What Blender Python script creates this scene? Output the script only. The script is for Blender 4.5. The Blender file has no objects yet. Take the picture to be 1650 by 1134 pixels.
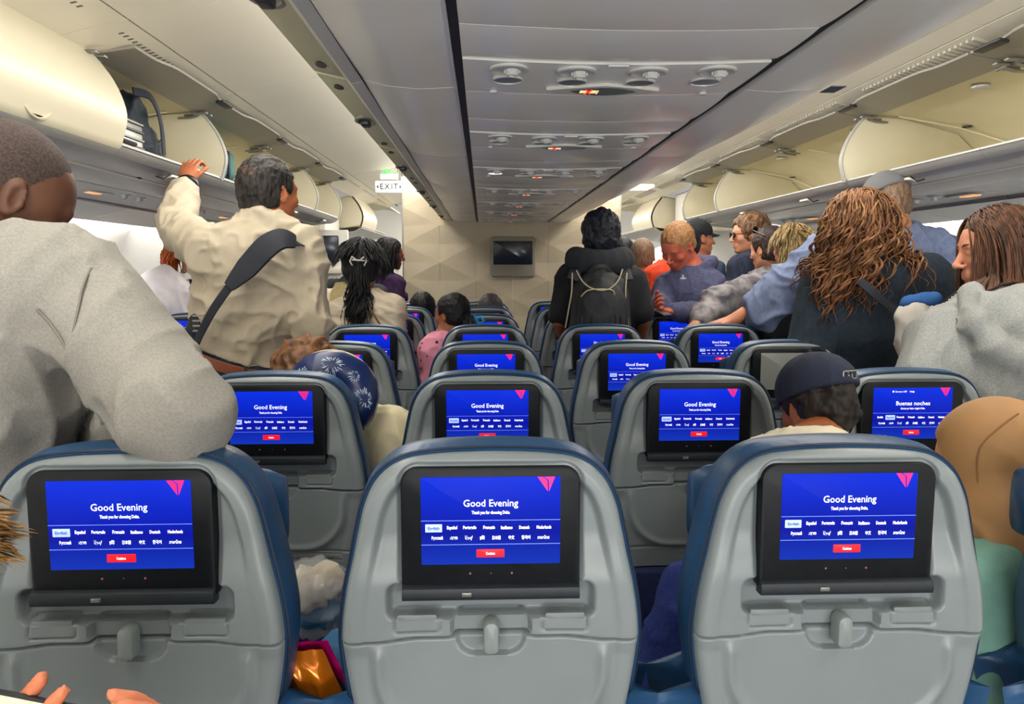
import bpy, bmesh, math, random
import numpy as np
from mathutils import Vector, Matrix

# ------------------------------------------------------------------ camera, world, lights, exposure
S = bpy.context.scene
COL = S.collection
F = 1250.0
PIT = math.atan(137 / F)
YAW = math.atan(47 * math.cos(PIT) / F)
CAM = Vector((-0.26, 0.0, 1.42))
cd = bpy.data.cameras.new('camera')
cam = bpy.data.objects.new('camera', cd)
COL.objects.link(cam)
cam.location = CAM
cam.rotation_euler = (math.pi / 2 - PIT, 0, -YAW)
cd.sensor_width = 36
cd.lens = F * 36 / 1650
cd.clip_start = 0.02
S.camera = cam
S.view_settings.view_transform = 'Standard'
S.view_settings.look = 'None'
S.view_settings.gamma = 1
S.view_settings.use_curve_mapping = False
S.view_settings.exposure = 0.0

W = bpy.data.worlds.new('cabin_light')
S.world = W
W.use_nodes = True
W.node_tree.nodes['Background'].inputs[0].default_value = (0.95, 0.97, 1.0, 1)
W.node_tree.nodes['Background'].inputs[1].default_value = 0.9


def area(name, loc, rot, sx, sy, power, color=(1, 0.95, 0.88)):
    l = bpy.data.lights.new(name, 'AREA')
    l.shape = 'RECTANGLE'
    l.size = sx
    l.size_y = sy
    l.energy = power
    l.color = color
    o = bpy.data.objects.new(name, l)
    o.location = loc
    o.rotation_euler = rot
    COL.objects.link(o)
    return o


PI = math.pi
# cove lamps along the aisle ceilings and above the window panels, as the cabin has them
for sgn in (-1, 1):
    area('aisle_cove_lamp', (sgn * 0.60, 4.6, 2.13), (0, PI - sgn * -1.05, 0), 0.06, 15.0, 60)
    area('aisle_lamp', (sgn * 0.97, 4.6, 2.2), (0, 0, 0), 0.3, 15.0, 98)
    area('window_cove_lamp', (sgn * 2.41, 4.6, 1.71), (0, -sgn * 0.5, 0), 0.05, 15.0, 90, (1, 0.97, 0.92))
area('rear_fill_light', (0, -2.9, 0.95), (math.radians(124), 0, 0), 4.2, 0.9, 125, (1.0, 0.98, 0.94))  # added fill behind the camera, aimed up to brighten the bin undersides

# ------------------------------------------------------------------ helpers


def lin(c):
    if isinstance(c, str):
        c = tuple(int(c[i:i + 2], 16) for i in (0, 2, 4))
    return tuple((x / 255 / 12.92 if x / 255 <= 0.04045 else ((x / 255 + 0.055) / 1.055) ** 2.4) for x in c) + (1,)


MATS = {}


def mat(name, col, rough=0.5, metal=0.0, var=0.0, vscale=8.0, bump=0.0, bscale=200.0, col2=None, emit=None,
        estr=0.0, coat=0.0, alpha=1.0, sheen=0.0, trans=0.0, stretch=(1, 1, 1), spec=0.5):
    if name in MATS:
        return MATS[name]
    m = bpy.data.materials.new(name)
    m.use_nodes = True
    nt = m.node_tree
    b = nt.nodes['Principled BSDF']
    c = lin(col)
    b.inputs['Base Color'].default_value = c
    b.inputs['Roughness'].default_value = rough
    b.inputs['Metallic'].default_value = metal
    b.inputs['Specular IOR Level'].default_value = spec
    if coat:
        b.inputs['Coat Weight'].default_value = coat
    if sheen:
        b.inputs['Sheen Weight'].default_value = sheen
    if alpha < 1:
        b.inputs['Alpha'].default_value = alpha
    if trans:
        b.inputs['Transmission Weight'].default_value = trans
    if emit is not None:
        b.inputs['Emission Color'].default_value = lin(emit)
        b.inputs['Emission Strength'].default_value = estr
    tc = nt.nodes.new('ShaderNodeTexCoord')
    mp = nt.nodes.new('ShaderNodeMapping')
    mp.inputs['Scale'].default_value = stretch
    nt.links.new(tc.outputs['Object'], mp.inputs['Vector'])
    if var > 0 or col2:
        n = nt.nodes.new('ShaderNodeTexNoise')
        n.inputs['Scale'].default_value = vscale
        n.inputs['Detail'].default_value = 5
        nt.links.new(mp.outputs[0], n.inputs['Vector'])
        r = nt.nodes.new('ShaderNodeValToRGB')
        r.color_ramp.elements[0].position = 0.38
        r.color_ramp.elements[1].position = 0.62
        if col2:
            ca, cb = c, lin(col2)
        else:
            ca = tuple(max(0, x * (1 - var)) for x in c[:3]) + (1,)
            cb = tuple(min(1, x * (1 + var)) for x in c[:3]) + (1,)
        r.color_ramp.elements[0].color = ca
        r.color_ramp.elements[1].color = cb
        nt.links.new(n.outputs['Fac'], r.inputs[0])
        nt.links.new(r.outputs[0], b.inputs['Base Color'])
    if bump > 0:
        n2 = nt.nodes.new('ShaderNodeTexNoise')
        n2.inputs['Scale'].default_value = bscale
        n2.inputs['Detail'].default_value = 4
        nt.links.new(mp.outputs[0], n2.inputs['Vector'])
        bp = nt.nodes.new('ShaderNodeBump')
        bp.inputs['Strength'].default_value = bump
        bp.inputs['Distance'].default_value = 0.004
        nt.links.new(n2.outputs['Fac'], bp.inputs['Height'])
        nt.links.new(bp.outputs[0], b.inputs['Normal'])
    MATS[name] = m
    return m


def ray(px, py):
    u = (px - 825) / F
    v = -(py - 567) / F
    sa, ca, sp, cp = math.sin(YAW), math.cos(YAW), math.sin(PIT), math.cos(PIT)
    return Vector((sa * cp + ca * u + sa * sp * v, ca * cp - sa * u + ca * sp * v, -sp + cp * v))


def at(px, py, Y):
    """the point at cabin depth Y that is seen at this place of the photograph"""
    d = ray(px, py)
    return CAM + d * (Y / d.y)


def mesh_obj(name, verts, faces, m=None, parent=None, smooth=True, mats=None, fm=None, angle=None):
    me = bpy.data.meshes.new(name)
    me.from_pydata([tuple(v) for v in verts], [], [tuple(f) for f in faces])
    ms = mats or ([m] if m else [])
    for x in ms:
        me.materials.append(x)
    if fm is not None:
        me.polygons.foreach_set('material_index', fm)
    me.polygons.foreach_set('use_smooth', [smooth] * len(me.polygons))
    me.update()
    if angle is not None:
        try:
            me.set_sharp_from_angle(angle=angle)
        except Exception:
            pass
    o = bpy.data.objects.new(name, me)
    COL.objects.link(o)
    if parent:
        o.parent = parent
    return o


def tag(o, label=None, cat=None, group=None, kind=None):
    if label:
        o['label'] = label
    if cat:
        o['category'] = cat
    if group:
        o['group'] = group
    if kind:
        o['kind'] = kind
    return o


def empty(name, loc=(0, 0, 0), rz=0.0, **k):
    o = bpy.data.objects.new(name, None)
    o.location = loc
    o.rotation_euler = (0, 0, rz)
    o.empty_display_size = 0.05
    COL.objects.link(o)
    return tag(o, **k)


KIDS = {}


def copy_tree(o, parent=None):
    c = o.copy()
    COL.objects.link(c)
    c.parent = parent
    for ch in list(o.children):
        copy_tree(ch, c)
    return c


class MB:
    """collects shapes into one mesh"""

    def __init__(s):
        s.v = []
        s.f = []

    def add(s, vs, fs):
        n = len(s.v)
        s.v += [tuple(v) for v in vs]
        s.f += [tuple(i + n for i in f) for f in fs]
        return s

    def box(s, x0, x1, y0, y1, z0, z1, bev=0.0):
        if bev <= 0:
            vs = [(x, y, z) for z in (z0, z1) for y in (y0, y1) for x in (x0, x1)]
            return s.add(vs, [(0, 2, 3, 1), (4, 5, 7, 6), (0, 1, 5, 4), (2, 6, 7, 3), (0, 4, 6, 2), (1, 3, 7, 5)])
        bm = bmesh.new()
        bmesh.ops.create_cube(bm, size=1)
        for v in bm.verts:
            v.co = Vector(((x0 + x1) / 2 + v.co.x * (x1 - x0), (y0 + y1) / 2 + v.co.y * (y1 - y0),
                           (z0 + z1) / 2 + v.co.z * (z1 - z0)))
        bev = min(bev, 0.49 * min(x1 - x0, y1 - y0, z1 - z0))
        bmesh.ops.bevel(bm, geom=bm.edges[:], offset=bev, segments=3, profile=0.5, affect='EDGES')
        return s.bm(bm)

    def bm(s, bm):
        bm.verts.index_update()
        s.add([v.co[:] for v in bm.verts], [[v.index for v in f.verts] for f in bm.faces])
        bm.free()
        return s

    def tube(s, pts, r, n=8, cap=True, flat=None):
        pts = [Vector(p) for p in pts]
        rs = r if isinstance(r, (list, tuple)) else [r] * len(pts)
        vs, fs = [], []
        up = Vector((0, 0, 1))
        prev = None
        for i, p in enumerate(pts):
            t = (pts[min(i + 1, len(pts) - 1)] - pts[max(i - 1, 0)])
            t = t.normalized() if t.length > 1e-9 else Vector((0, 0, 1))
            if prev is None:
                a = t.cross(up)
                if a.length < 1e-3:
                    a = t.cross(Vector((0, 1, 0)))
            else:
                a = prev - t * prev.dot(t)
                if a.length < 1e-6:
                    a = t.cross(up)
            a.normalize()
            prev = a
            b = t.cross(a)
            fl = flat if flat else 1.0
            for k in range(n):
                th = 2 * PI * k / n
                vs.append(p + a * (math.cos(th) * rs[i]) + b * (math.sin(th) * rs[i] * fl))
        for i in range(len(pts) - 1):
            for k in range(n):
                k2 = (k + 1) % n
                fs.append((i * n + k, i * n + k2, (i + 1) * n + k2, (i + 1) * n + k))
        if cap:
            fs.append(tuple(range(n - 1, -1, -1)))
            fs.append(tuple((len(pts) - 1) * n + k for k in range(n)))
        return s.add(vs, fs)

    def lathe(s, prof, c=(0, 0, 0), ax='z', n=24, sx=1.0, sy=1.0):
        vs, fs = [], []
        for r, h in prof:
            for k in range(n):
                th = 2 * PI * k / n
                a, b = r * math.cos(th) * sx, r * math.sin(th) * sy
                p = {'z': (a, b, h), 'y': (a, h, b), 'x': (h, a, b)}[ax]
                vs.append((c[0] + p[0], c[1] + p[1], c[2] + p[2]))
        for i in range(len(prof) - 1):
            for k in range(n):
                k2 = (k + 1) % n
                fs.append((i * n + k, i * n + k2, (i + 1) * n + k2, (i + 1) * n + k))
        fs.append(tuple(range(n)))
        fs.append(tuple((len(prof) - 1) * n + k for k in range(n)))
        return s.add(vs, fs)

    def loft(s, rings, cap=True):
        n = len(rings[0])
        vs = [p for r in rings for p in r]
        fs = []
        for i in range(len(rings) - 1):
            for k in range(n):
                k2 = (k + 1) % n
                fs.append((i * n + k, i * n + k2, (i + 1) * n + k2, (i + 1) * n + k))
        if cap:
            fs.append(tuple(range(n)))
            fs.append(tuple((len(rings) - 1) * n + k for k in range(n)))
        return s.add(vs, fs)

    def grid(s, P):
        nu, nv = len(P), len(P[0])
        vs = [p for r in P for p in r]
        fs = [(i * nv + j, i * nv + j + 1, (i + 1) * nv + j + 1, (i + 1) * nv + j) for i in range(nu - 1) for j in
              range(nv - 1)]
        return s.add(vs, fs)

    def extr(s, prof, y0, y1, th, ny=1):
        """profile of (x,z) swept along y, th thick"""
        pr = [Vector((p[0], p[1])) for p in prof]
        nn = []
        for i in range(len(pr)):
            t = pr[min(i + 1, len(pr) - 1)] - pr[max(i - 1, 0)]
            t.normalize()
            nn.append(Vector((-t.y, t.x)))
        ring = [(p.x, p.y) for p in pr] + [((p + n * th).x, (p + n * th).y) for p, n in zip(pr, nn)][::-1]
        rings = []
        for j in range(ny + 1):
            y = y0 + (y1 - y0) * j / ny
            rings.append([(a, y, b) for a, b in ring])
        return s.loft(rings)

    def obj(s, name, m, parent=None, smooth=True, angle=0.6):
        bm = bmesh.new()
        o = mesh_obj(name, s.v, s.f, m, parent, smooth)
        bm.from_mesh(o.data)
        bmesh.ops.recalc_face_normals(bm, faces=bm.faces)
        bm.to_mesh(o.data)
        bm.free()
        if smooth and angle:
            try:
                o.data.set_sharp_from_angle(angle=angle)
            except Exception:
                pass
        return o


def catmull(pts, n, closed=False):
    pts = [Vector(p) for p in pts]
    out = []
    L = len(pts)
    segs = L if closed else L - 1
    for i in range(segs):
        g = lambda k: pts[k % L] if closed else pts[max(0, min(L - 1, k))]
        p0, p1, p2, p3 = g(i - 1), g(i), g(i + 1), g(i + 2)
        for j in range(n):
            t = j / n
            out.append(0.5 * ((2 * p1) + (p2 - p0) * t + (2 * p0 - 5 * p1 + 4 * p2 - p3) * t * t + (
                    3 * p1 - 3 * p2 + p3 - p0) * t ** 3))
    if not closed:
        out.append(pts[-1])
    return out


def rrect(x0, x1, z0, z1, r, n=6):
    """rounded rectangle outline, r = radii (bl, br, tr, tl) or one"""
    rr = r if isinstance(r, (tuple, list)) else (r,) * 4
    out = []
    for (cx, cz, a0, q) in ((x0 + rr[0], z0 + rr[0], PI, rr[0]), (x1 - rr[1], z0 + rr[1], 1.5 * PI, rr[1]),
                            (x1 - rr[2], z1 - rr[2], 0, rr[2]), (x0 + rr[3], z1 - rr[3], 0.5 * PI, rr[3])):
        for k in range(n + 1):
            a = a0 + 0.5 * PI * k / n
            out.append((cx + q * math.cos(a), cz + q * math.sin(a)))
    return out


def inset(ol, d):
    n = len(ol)
    out = []
    area2 = sum(ol[i][0] * ol[(i + 1) % n][1] - ol[(i + 1) % n][0] * ol[i][1] for i in range(n))
    sg = 1 if area2 > 0 else -1
    for i in range(n):
        a, b = Vector(ol[i - 1]), Vector(ol[(i + 1) % n])
        t = (b - a).normalized()
        nrm = Vector((-t.y, t.x)) * sg
        out.append((ol[i][0] + nrm.x * d, ol[i][1] + nrm.y * d))
    return out


def plate(mb, ol, y0, y1, bev=0.002):
    """outline in (x,z) as a slab from y0 (face towards -y) to y1 with a rounded face edge"""
    a, b = inset(ol, bev), inset(ol, bev * 0.3)
    f = lambda o, y: [(p[0], y, p[1]) for p in o]
    mb.loft([f(a, y0), f(b, y0 + bev * 0.3), f(ol, y0 + bev), f(ol, y1)])
    return mb


def text_data(s, size, align='CENTER', bold=0.0, sp=1.0):
    cu = bpy.data.curves.new('lettering', 'FONT')
    cu.body = s
    cu.size = size
    cu.align_x = align
    cu.align_y = 'CENTER'
    cu.offset = bold
    cu.space_character = sp
    cu.resolution_u = 2
    o = bpy.data.objects.new('lettering', cu)
    COL.objects.link(o)
    dg = bpy.context.evaluated_depsgraph_get()
    dg.update()
    me = o.evaluated_get(dg).to_mesh()
    vs = [v.co[:] for v in me.vertices]
    fs = [list(p.vertices) for p in me.polygons]
    o.evaluated_get(dg).to_mesh_clear()
    bpy.data.objects.remove(o)
    bpy.data.curves.remove(cu)
    return vs, fs


def ordinal(n):
    return ['nearest', 'second', 'third', 'fourth', 'fifth', 'sixth', 'seventh', 'eighth', 'ninth', 'tenth'][n]


# ------------------------------------------------------------------ materials
M_white = mat('white_panel', 'e2dccb', 0.42, var=0.03, vscale=2, bump=0.05, bscale=400)
M_ceil = mat('ceiling_panel_plastic', 'ded9c8', 0.5, var=0.02, vscale=1.5)
M_grey = mat('satin_grey_panel', 'dcdbd6', 0.26, var=0.03, vscale=2, bump=0.03, bscale=300)
M_greyd = mat('darker_grey_panel', 'b5b5b0', 0.34, var=0.03, vscale=2)
M_grey2 = mat('bin_grey_plastic', 'a3a29e', 0.34, var=0.03, vscale=2)
M_cream = mat('cream_bin_lining', 'd9d2b6', 0.55, var=0.04, vscale=3)
M_door = mat('bin_door_plastic', 'cbc4ac', 0.38, var=0.02, vscale=2)
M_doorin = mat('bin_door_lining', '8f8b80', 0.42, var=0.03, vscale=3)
M_rail = mat('olive_grey_rail', 'b9b796', 0.45, var=0.04, vscale=5)
M_metal = mat('brushed_metal', '8f8e8a', 0.4, metal=0.8)
M_dark = mat('dark_plastic', '23252a', 0.4)
M_black = mat('black_gap', '0d0f14', 0.6)
M_side = mat('sidewall_plastic', 'e9e6dd', 0.5, var=0.02, vscale=2)
M_floor = mat('aisle_carpet', '5c5d62', 0.95, col2='6c6d72', vscale=60, bump=0.6, bscale=300)  # unseen carpet, grey lightened to bounce light onto the bin undersides
M_bulk = mat('bulkhead_laminate', 'cdc0a6', 0.5, var=0.03, vscale=4)
M_shell = mat('seat_shell_plastic', '7b8385', 0.33, var=0.03, vscale=6, bump=0.06, bscale=700)
M_shelf = mat('seat_shell_recess_panel', '737b7c', 0.42, var=0.03, vscale=6)
M_blue = mat('blue_seat_leather', '20486e', 0.4, var=0.14, vscale=9, bump=0.25, bscale=60)
M_navy = mat('navy_seat_fabric', '141f4a', 0.85, col2='1b2a5a', vscale=120, bump=0.4, bscale=400)
M_bezel = mat('black_monitor_bezel', '0b0f14', 0.45, var=0.2, vscale=40, spec=0.25)
M_ledge = mat('dark_monitor_ledge', '121a20', 0.5, var=0.15, vscale=60)
M_nozz = mat('nozzle_plastic', 'c2c2be', 0.25, spec=0.6)
M_lens = mat('smoked_lens', '626b6a', 0.22)
M_glass_off = mat('screen_off_grey', '8c8f8c', 0.25)
M_tvoff = mat('dark_display_glass', '2a3240', 0.15)
# ------------------------------------------------------------------ the cabin
Y0, Y1 = -2.2, 10.2
mb = MB()
mb.box(-2.7, 2.7, -3.0, 12.0, -0.06, 0.0)
tag(mb.obj('floor', M_floor), kind='structure', label='grey carpeted cabin floor under the seats')

mods = [2.74 + 1.02 * k for k in range(-4, 8)]
cmods = [m - 0.20 for m in mods]  # joints between bin and ceiling modules


def arc(p0, p1, p2, n):
    a, b, c = Vector(p0), Vector(p1), Vector(p2)
    return [tuple((1 - t) ** 2 * a + 2 * t * (1 - t) * b + t * t * c) for t in [i / n for i in range(n + 1)]]


# aisle ceilings: separate moulded panels
for sd, nm in ((-1, 'left'), (1, 'right')):
    par = empty('ceiling', kind='structure', label='cream moulded ceiling above the %s aisle' % nm)
    prof = arc((0.33, 2.30), (0.95, 2.30), (1.352, 2.192), 12)
    for k in range(len(mods) - 1):
        mb = MB()
        mb.extr([(sd * a, b) for a, b in prof], cmods[k] + 0.002, cmods[k + 1] - 0.002, 0.012)
        mb.obj('ceiling_panel', M_ceil, par)
        # grille strip outboard of the joint
        mb = MB()
        y0, y1 = cmods[k], cmods[k + 1]
        mb.extr([(sd * 1.358, 2.190), (sd * 1.42, 2.178), (sd * 1.50, 2.158), (sd * 1.585, 2.135)], y0 + 0.002, y1 - 0.002, 0.01)
        g = mb.obj('cove_strip', M_white, par)
        for q in range(24):
            yy = y0 + 0.10 + q * 0.033
            m2 = MB()
            m2.box(0, 0.06, -0.006, 0.006, -0.008, 0.002)
            vs = []
            for (x, y, z) in m2.v:
                t = x / 0.06
                vs.append((sd * (1.385 + 0.07 * t), yy + y + 0.03 * t * 0, 2.1835 - 0.016 * t + z))
            m2.v = vs
            m2.obj('vent_slat', mat('vent_slot_shade_left', '57534a', 0.5) if sd < 0 else mat('vent_slot_shade_right', 'b5b0a2', 0.5), g, smooth=False)  # bar colour stands in for the shade inside the vent slots
    mb = MB()
    mb.box(min(sd * 1.350, sd * 1.360), max(sd * 1.350, sd * 1.360), Y0, Y1, 2.196, 2.21)
    mb.obj('joint_line', M_black, par, smooth=False)

# top shell so that the cabin is closed above the bins
mb = MB()
mb.box(-2.75, 2.75, -2.4, 12.0, 2.36, 2.4)
tag(mb.obj('ceiling', M_greyd), kind='structure', label='structural roof above the cabin panels')
mb = MB()
mb.box(-2.75, 2.75, 11.9, 12.0, 0, 2.4)
tag(mb.obj('wall_front', M_side), kind='structure', label='plain wall closing the far end of the cabin')

# sidewalls with window panels
M_blind = mat('window_shade', 'f0efe8', 0.5)  # plain white plastic of the closed blinds, no emission
for sd, nm in ((-1, 'left'), (1, 'right')):
    par = empty('wall_' + nm, kind='structure', label='cream cabin sidewall on the %s with moulded window panels' % nm)
    pr = catmull([(2.44, 1.69, 0), (2.53, 1.50, 0), (2.60, 1.15, 0), (2.62, 0.8, 0), (2.58, 0.4, 0), (2.5, 0.0, 0)], 5)
    k = 0
    y = -2.2
    while y < 10.2:
        P = []
        for i in range(9):
            u = i / 8
            bul = 0.03 * (1 - abs(2 * u - 1) ** 3)
            P.append([(sd * (p.x + bul - 0.02), y + 0.004 + u * 1.016, p.y) for p in pr])
        mb = MB()
        mb.grid(P)
        w = mb.obj('window_panel', M_side, par)
        for wy in (y + 0.27, y + 0.78):
            f = MB()
            ol = rrect(-0.13, 0.13, 0.92, 1.28, 0.09, 6)
            r = lambda o, x: [(sd * x, wy + p[0], p[1]) for p in o]
            f.loft([r(ol, 2.625), r(ol, 2.572), r(inset(ol, 0.02), 2.572), r(inset(ol, 0.024), 2.60)], cap=False)
            fo = f.obj('window_frame', M_side, w)
            s_ = MB()
            s_.loft([r(inset(ol, 0.02), 2.60), r(inset(ol, 0.02), 2.607)])
            s_.obj('window_shade', M_blind, w)
        y += 1.02

# side bins ---------------------------------------------------------------
HX, HZ = 1.59, 2.135  # hinge line
LX, LZ = 1.487, 1.833  # lip
FRONT = catmull([(HX - 0.02, HZ, 0), (1.50, 2.04, 0), (1.463, 1.93, 0), (1.487, 1.825, 0)], 5)
FR = [(p.x, p.y) for p in FRONT]


def bin_unit(sd, y0, y1, opened, near_div, far_div, label, hinge=True):
    s = sd
    t = empty('overhead_bin', (0, y0, 0), label=label, cat='overhead bin',
              group='overhead bins over the %s window seats' % ('left' if sd < 0 else 'right'))
    L = y1 - y0
    sw = lambda pr: [(s * a, b) for a, b in pr]
    mb = MB()
    mb.extr(sw([(HX, HZ + .005), (1.75, 2.13), (2.02, 2.06), (2.12, 1.97), (2.13, 1.86), (2.06, 1.80), (1.8, 1.80), (1.55, 1.815), (LX + 0.004, LZ)]),
            0, L, 0.006)
    mb.obj('bin_lining', M_cream, t)
    mb = MB()  # lip with front face and ledge below it
    mb.extr(sw([(LX + 0.012, LZ + 0.005), (LX - 0.003, LZ + 0.003), (LX - 0.004, LZ - 0.004)]), 0.001, L - 0.001, 0.003)
    mb.obj('lip_strip', M_metal, t)
    mb = MB()
    mb.extr(sw([(LX - 0.001, LZ - 0.005), (1.497, 1.812), (1.515, 1.80)]), 0.001, L - 0.001, 0.003)
    mb.obj('lip_face', M_grey2, t)
    mb = MB()
    mb.extr(sw([(1.513, 1.802), (1.545, 1.790), (1.57, 1.787)]), 0.001, L - 0.001, 0.004)
    mb.extr(sw([(1.57, 1.789), (1.615, 1.783), (1.64, 1.781)]), 0.001, L - 0.001, 0.004)
    mb.obj('grab_rail', M_grey2, t)
    mb = MB()
    mb.extr(sw([(1.638, 1.786), (1.65, 1.776), (1.665, 1.776), (1.672, 1.782)]), 0.001, L - 0.001, 0.003)
    mb.obj('light_bead', M_white, t)
    mb = MB()
    mb.extr(sw([(1.672, 1.781), (1.75, 1.765), (1.86, 1.765)]), 0.001, L - 0.001, 0.004)
    mb.obj('bin_underside', M_grey2, t)
    if near_div or far_div:
        for yy in ([0.0] if near_div else []) + ([L] if far_div else []):
            ol = [(s * a, b) for a, b in FR] + sw([(1.8, 1.805), (2.06, 1.81), (2.12, 1.88), (2.11, 1.97), (2.02, 2.05), (1.75, 2.12)])
            mb = MB()
            plate(mb, ol, yy - 0.012, yy + 0.012, 0.002)
            d = mb.obj('divider', M_cream, t)
            tb = MB()
            tb.tube([(s * (a - 0.004), yy - 0.008, b) for a, b in FR], 0.006, 6)
            tb.tube([(s * (a - 0.004), yy + 0.012, b) for a, b in FR], 0.004, 6)
            tb.obj('edge_trim', M_greyd, d)
    # door
    if opened:
        dp = arc((HX - 0.005, HZ - 0.010), (1.50, 2.136), (1.395, 2.151), 8)
        mb = MB()
        rings = []
        ny = 24
        for j in range(ny + 1):
            u = j / ny
            yy = 0.006 + u * (L - 0.012)
            cut = 0.03 * (1 / (1 + math.exp(-(abs(u - 0.5) - 0.28) * 40)))
            top = [(a - max(0, (i - 5) / 3) * 0 + (cut * i / 8 if i else 0), b) for i, (a, b) in enumerate(dp)]
            ring = [(s * a, yy, b) for a, b in top] + [(s * a, yy, b + 0.009) for a, b in top][::-1]
            rings.append(ring)
        mb.loft(rings)
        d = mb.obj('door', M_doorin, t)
        lt = MB()
        lt.box(0, 0.05, L - 0.2, L - 0.06, -0.006, 0.006, 0.004)
        lt.v = [(s * (1.398 + x * 0.7), y, 2.148 + z * 0.8 - x * 0.15) for x, y, z in lt.v]
        lt.obj('latch', M_dark, d)
    else:
        mb = MB()
        pr = [(a - 0.006, b) for a, b in FR] + [(1.50, 1.808)]
        mb.extr(sw(pr), 0.004, L - 0.004, 0.016 * s)
        d = mb.obj('door', M_door, t)
        la = MB()
        la.lathe([(0.075, 0), (0.075, 0.004), (0.068, 0.006), (0.0655, 0.003), (0.0655, 0.0)], (0, 0, 0), 'x', 28, 1, 1)
        la.v = [(s * (1.478 - x) + 0, L * 0.5 + y, 1.875 + z * 0.7) for x, y, z in la.v]
        la.obj('handle', M_door, d)
    # hinges at both ends
    if hinge:
        for yy in (0.03, L - 0.03):
            h = MB()
            h.tube([(s * 1.58, yy - 0.05, 2.122), (s * 1.58, yy + 0.05, 2.122)], 0.009, 8)
            h.box(min(s * 1.52, s * 1.575), max(s * 1.52, s * 1.575), yy - 0.035, yy - 0.012, 2.117, 2.127, 0.003)
            h.box(min(s * 1.59, s * 1.64), max(s * 1.59, s * 1.64), yy + 0.010, yy + 0.035, 2.113, 2.123, 0.003)
            h.tube([(s * 1.575, yy, 2.116), (s * 1.61, yy, 2.106), (s * 1.66, yy - 0.01, 2.10)], [0.009, 0.007, 0.004], 6)
            h.obj('hinge', M_metal, t)
    # little lamp puck and round fastener inside
    if opened:
        p = MB()
        p.lathe([(0.035, 0.0), (0.034, -0.008), (0.022, -0.012), (0.02, -0.006), (0.0, -0.005)], (s * 1.70, L * 0.35, 2.128), 'z', 20)
        p.obj('puck', M_nozz, t)
        p = MB()
        p.lathe([(0.022, 0.0), (0.022, -0.004), (0.015, -0.005), (0.014, -0.002), (0.008, -0.002), (0.007, -0.006), (0, -0.006)],
                (s * 1.98, L * 0.86, 2.066), 'z', 18)
        p.obj('fastener', M_dark, t)
        fr = MB()
        fr.tube([(s * 1.70, L - 0.06, 2.124), (s * 1.98, L - 0.10, 2.066), (s * 2.10, L - 0.30, 1.96), (s * 2.10, L - 0.5, 1.86)], 0.005, 5)
        fr.obj('lining_seam', M_cream, t)
    # row number plaque on the rail
    q = MB()
    ol = rrect(-0.055, 0.055, -0.02, 0.02, 0.012)
    q.loft([[(s * (1.535 + p[1]), L * 0.55 + p[0], 1.787 - p[1] * 0.25) for p in ol],
            [(s * (1.532 + p[1] * .95), L * 0.55 + p[0] * .95, 1.778 - p[1] * 0.25) for p in ol]])
    pq = q.obj('row_plaque', M_white, t)
    q = MB()
    q.tube([(s * 1.513, L * 0.55 - 0.07, 1.792), (s * 1.54, L * 0.55 - 0.078, 1.772), (s * 1.572, L * 0.55 - 0.07, 1.782)], 0.003, 5)
    q.lathe([(0.014, 0), (0.014, -0.003), (0, -0.003)], (s * 1.548, L * 0.55 - 0.03, 1.779), 'z', 14)
    q.obj('plaque_emblem', M_dark, pq)
    return t


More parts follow.
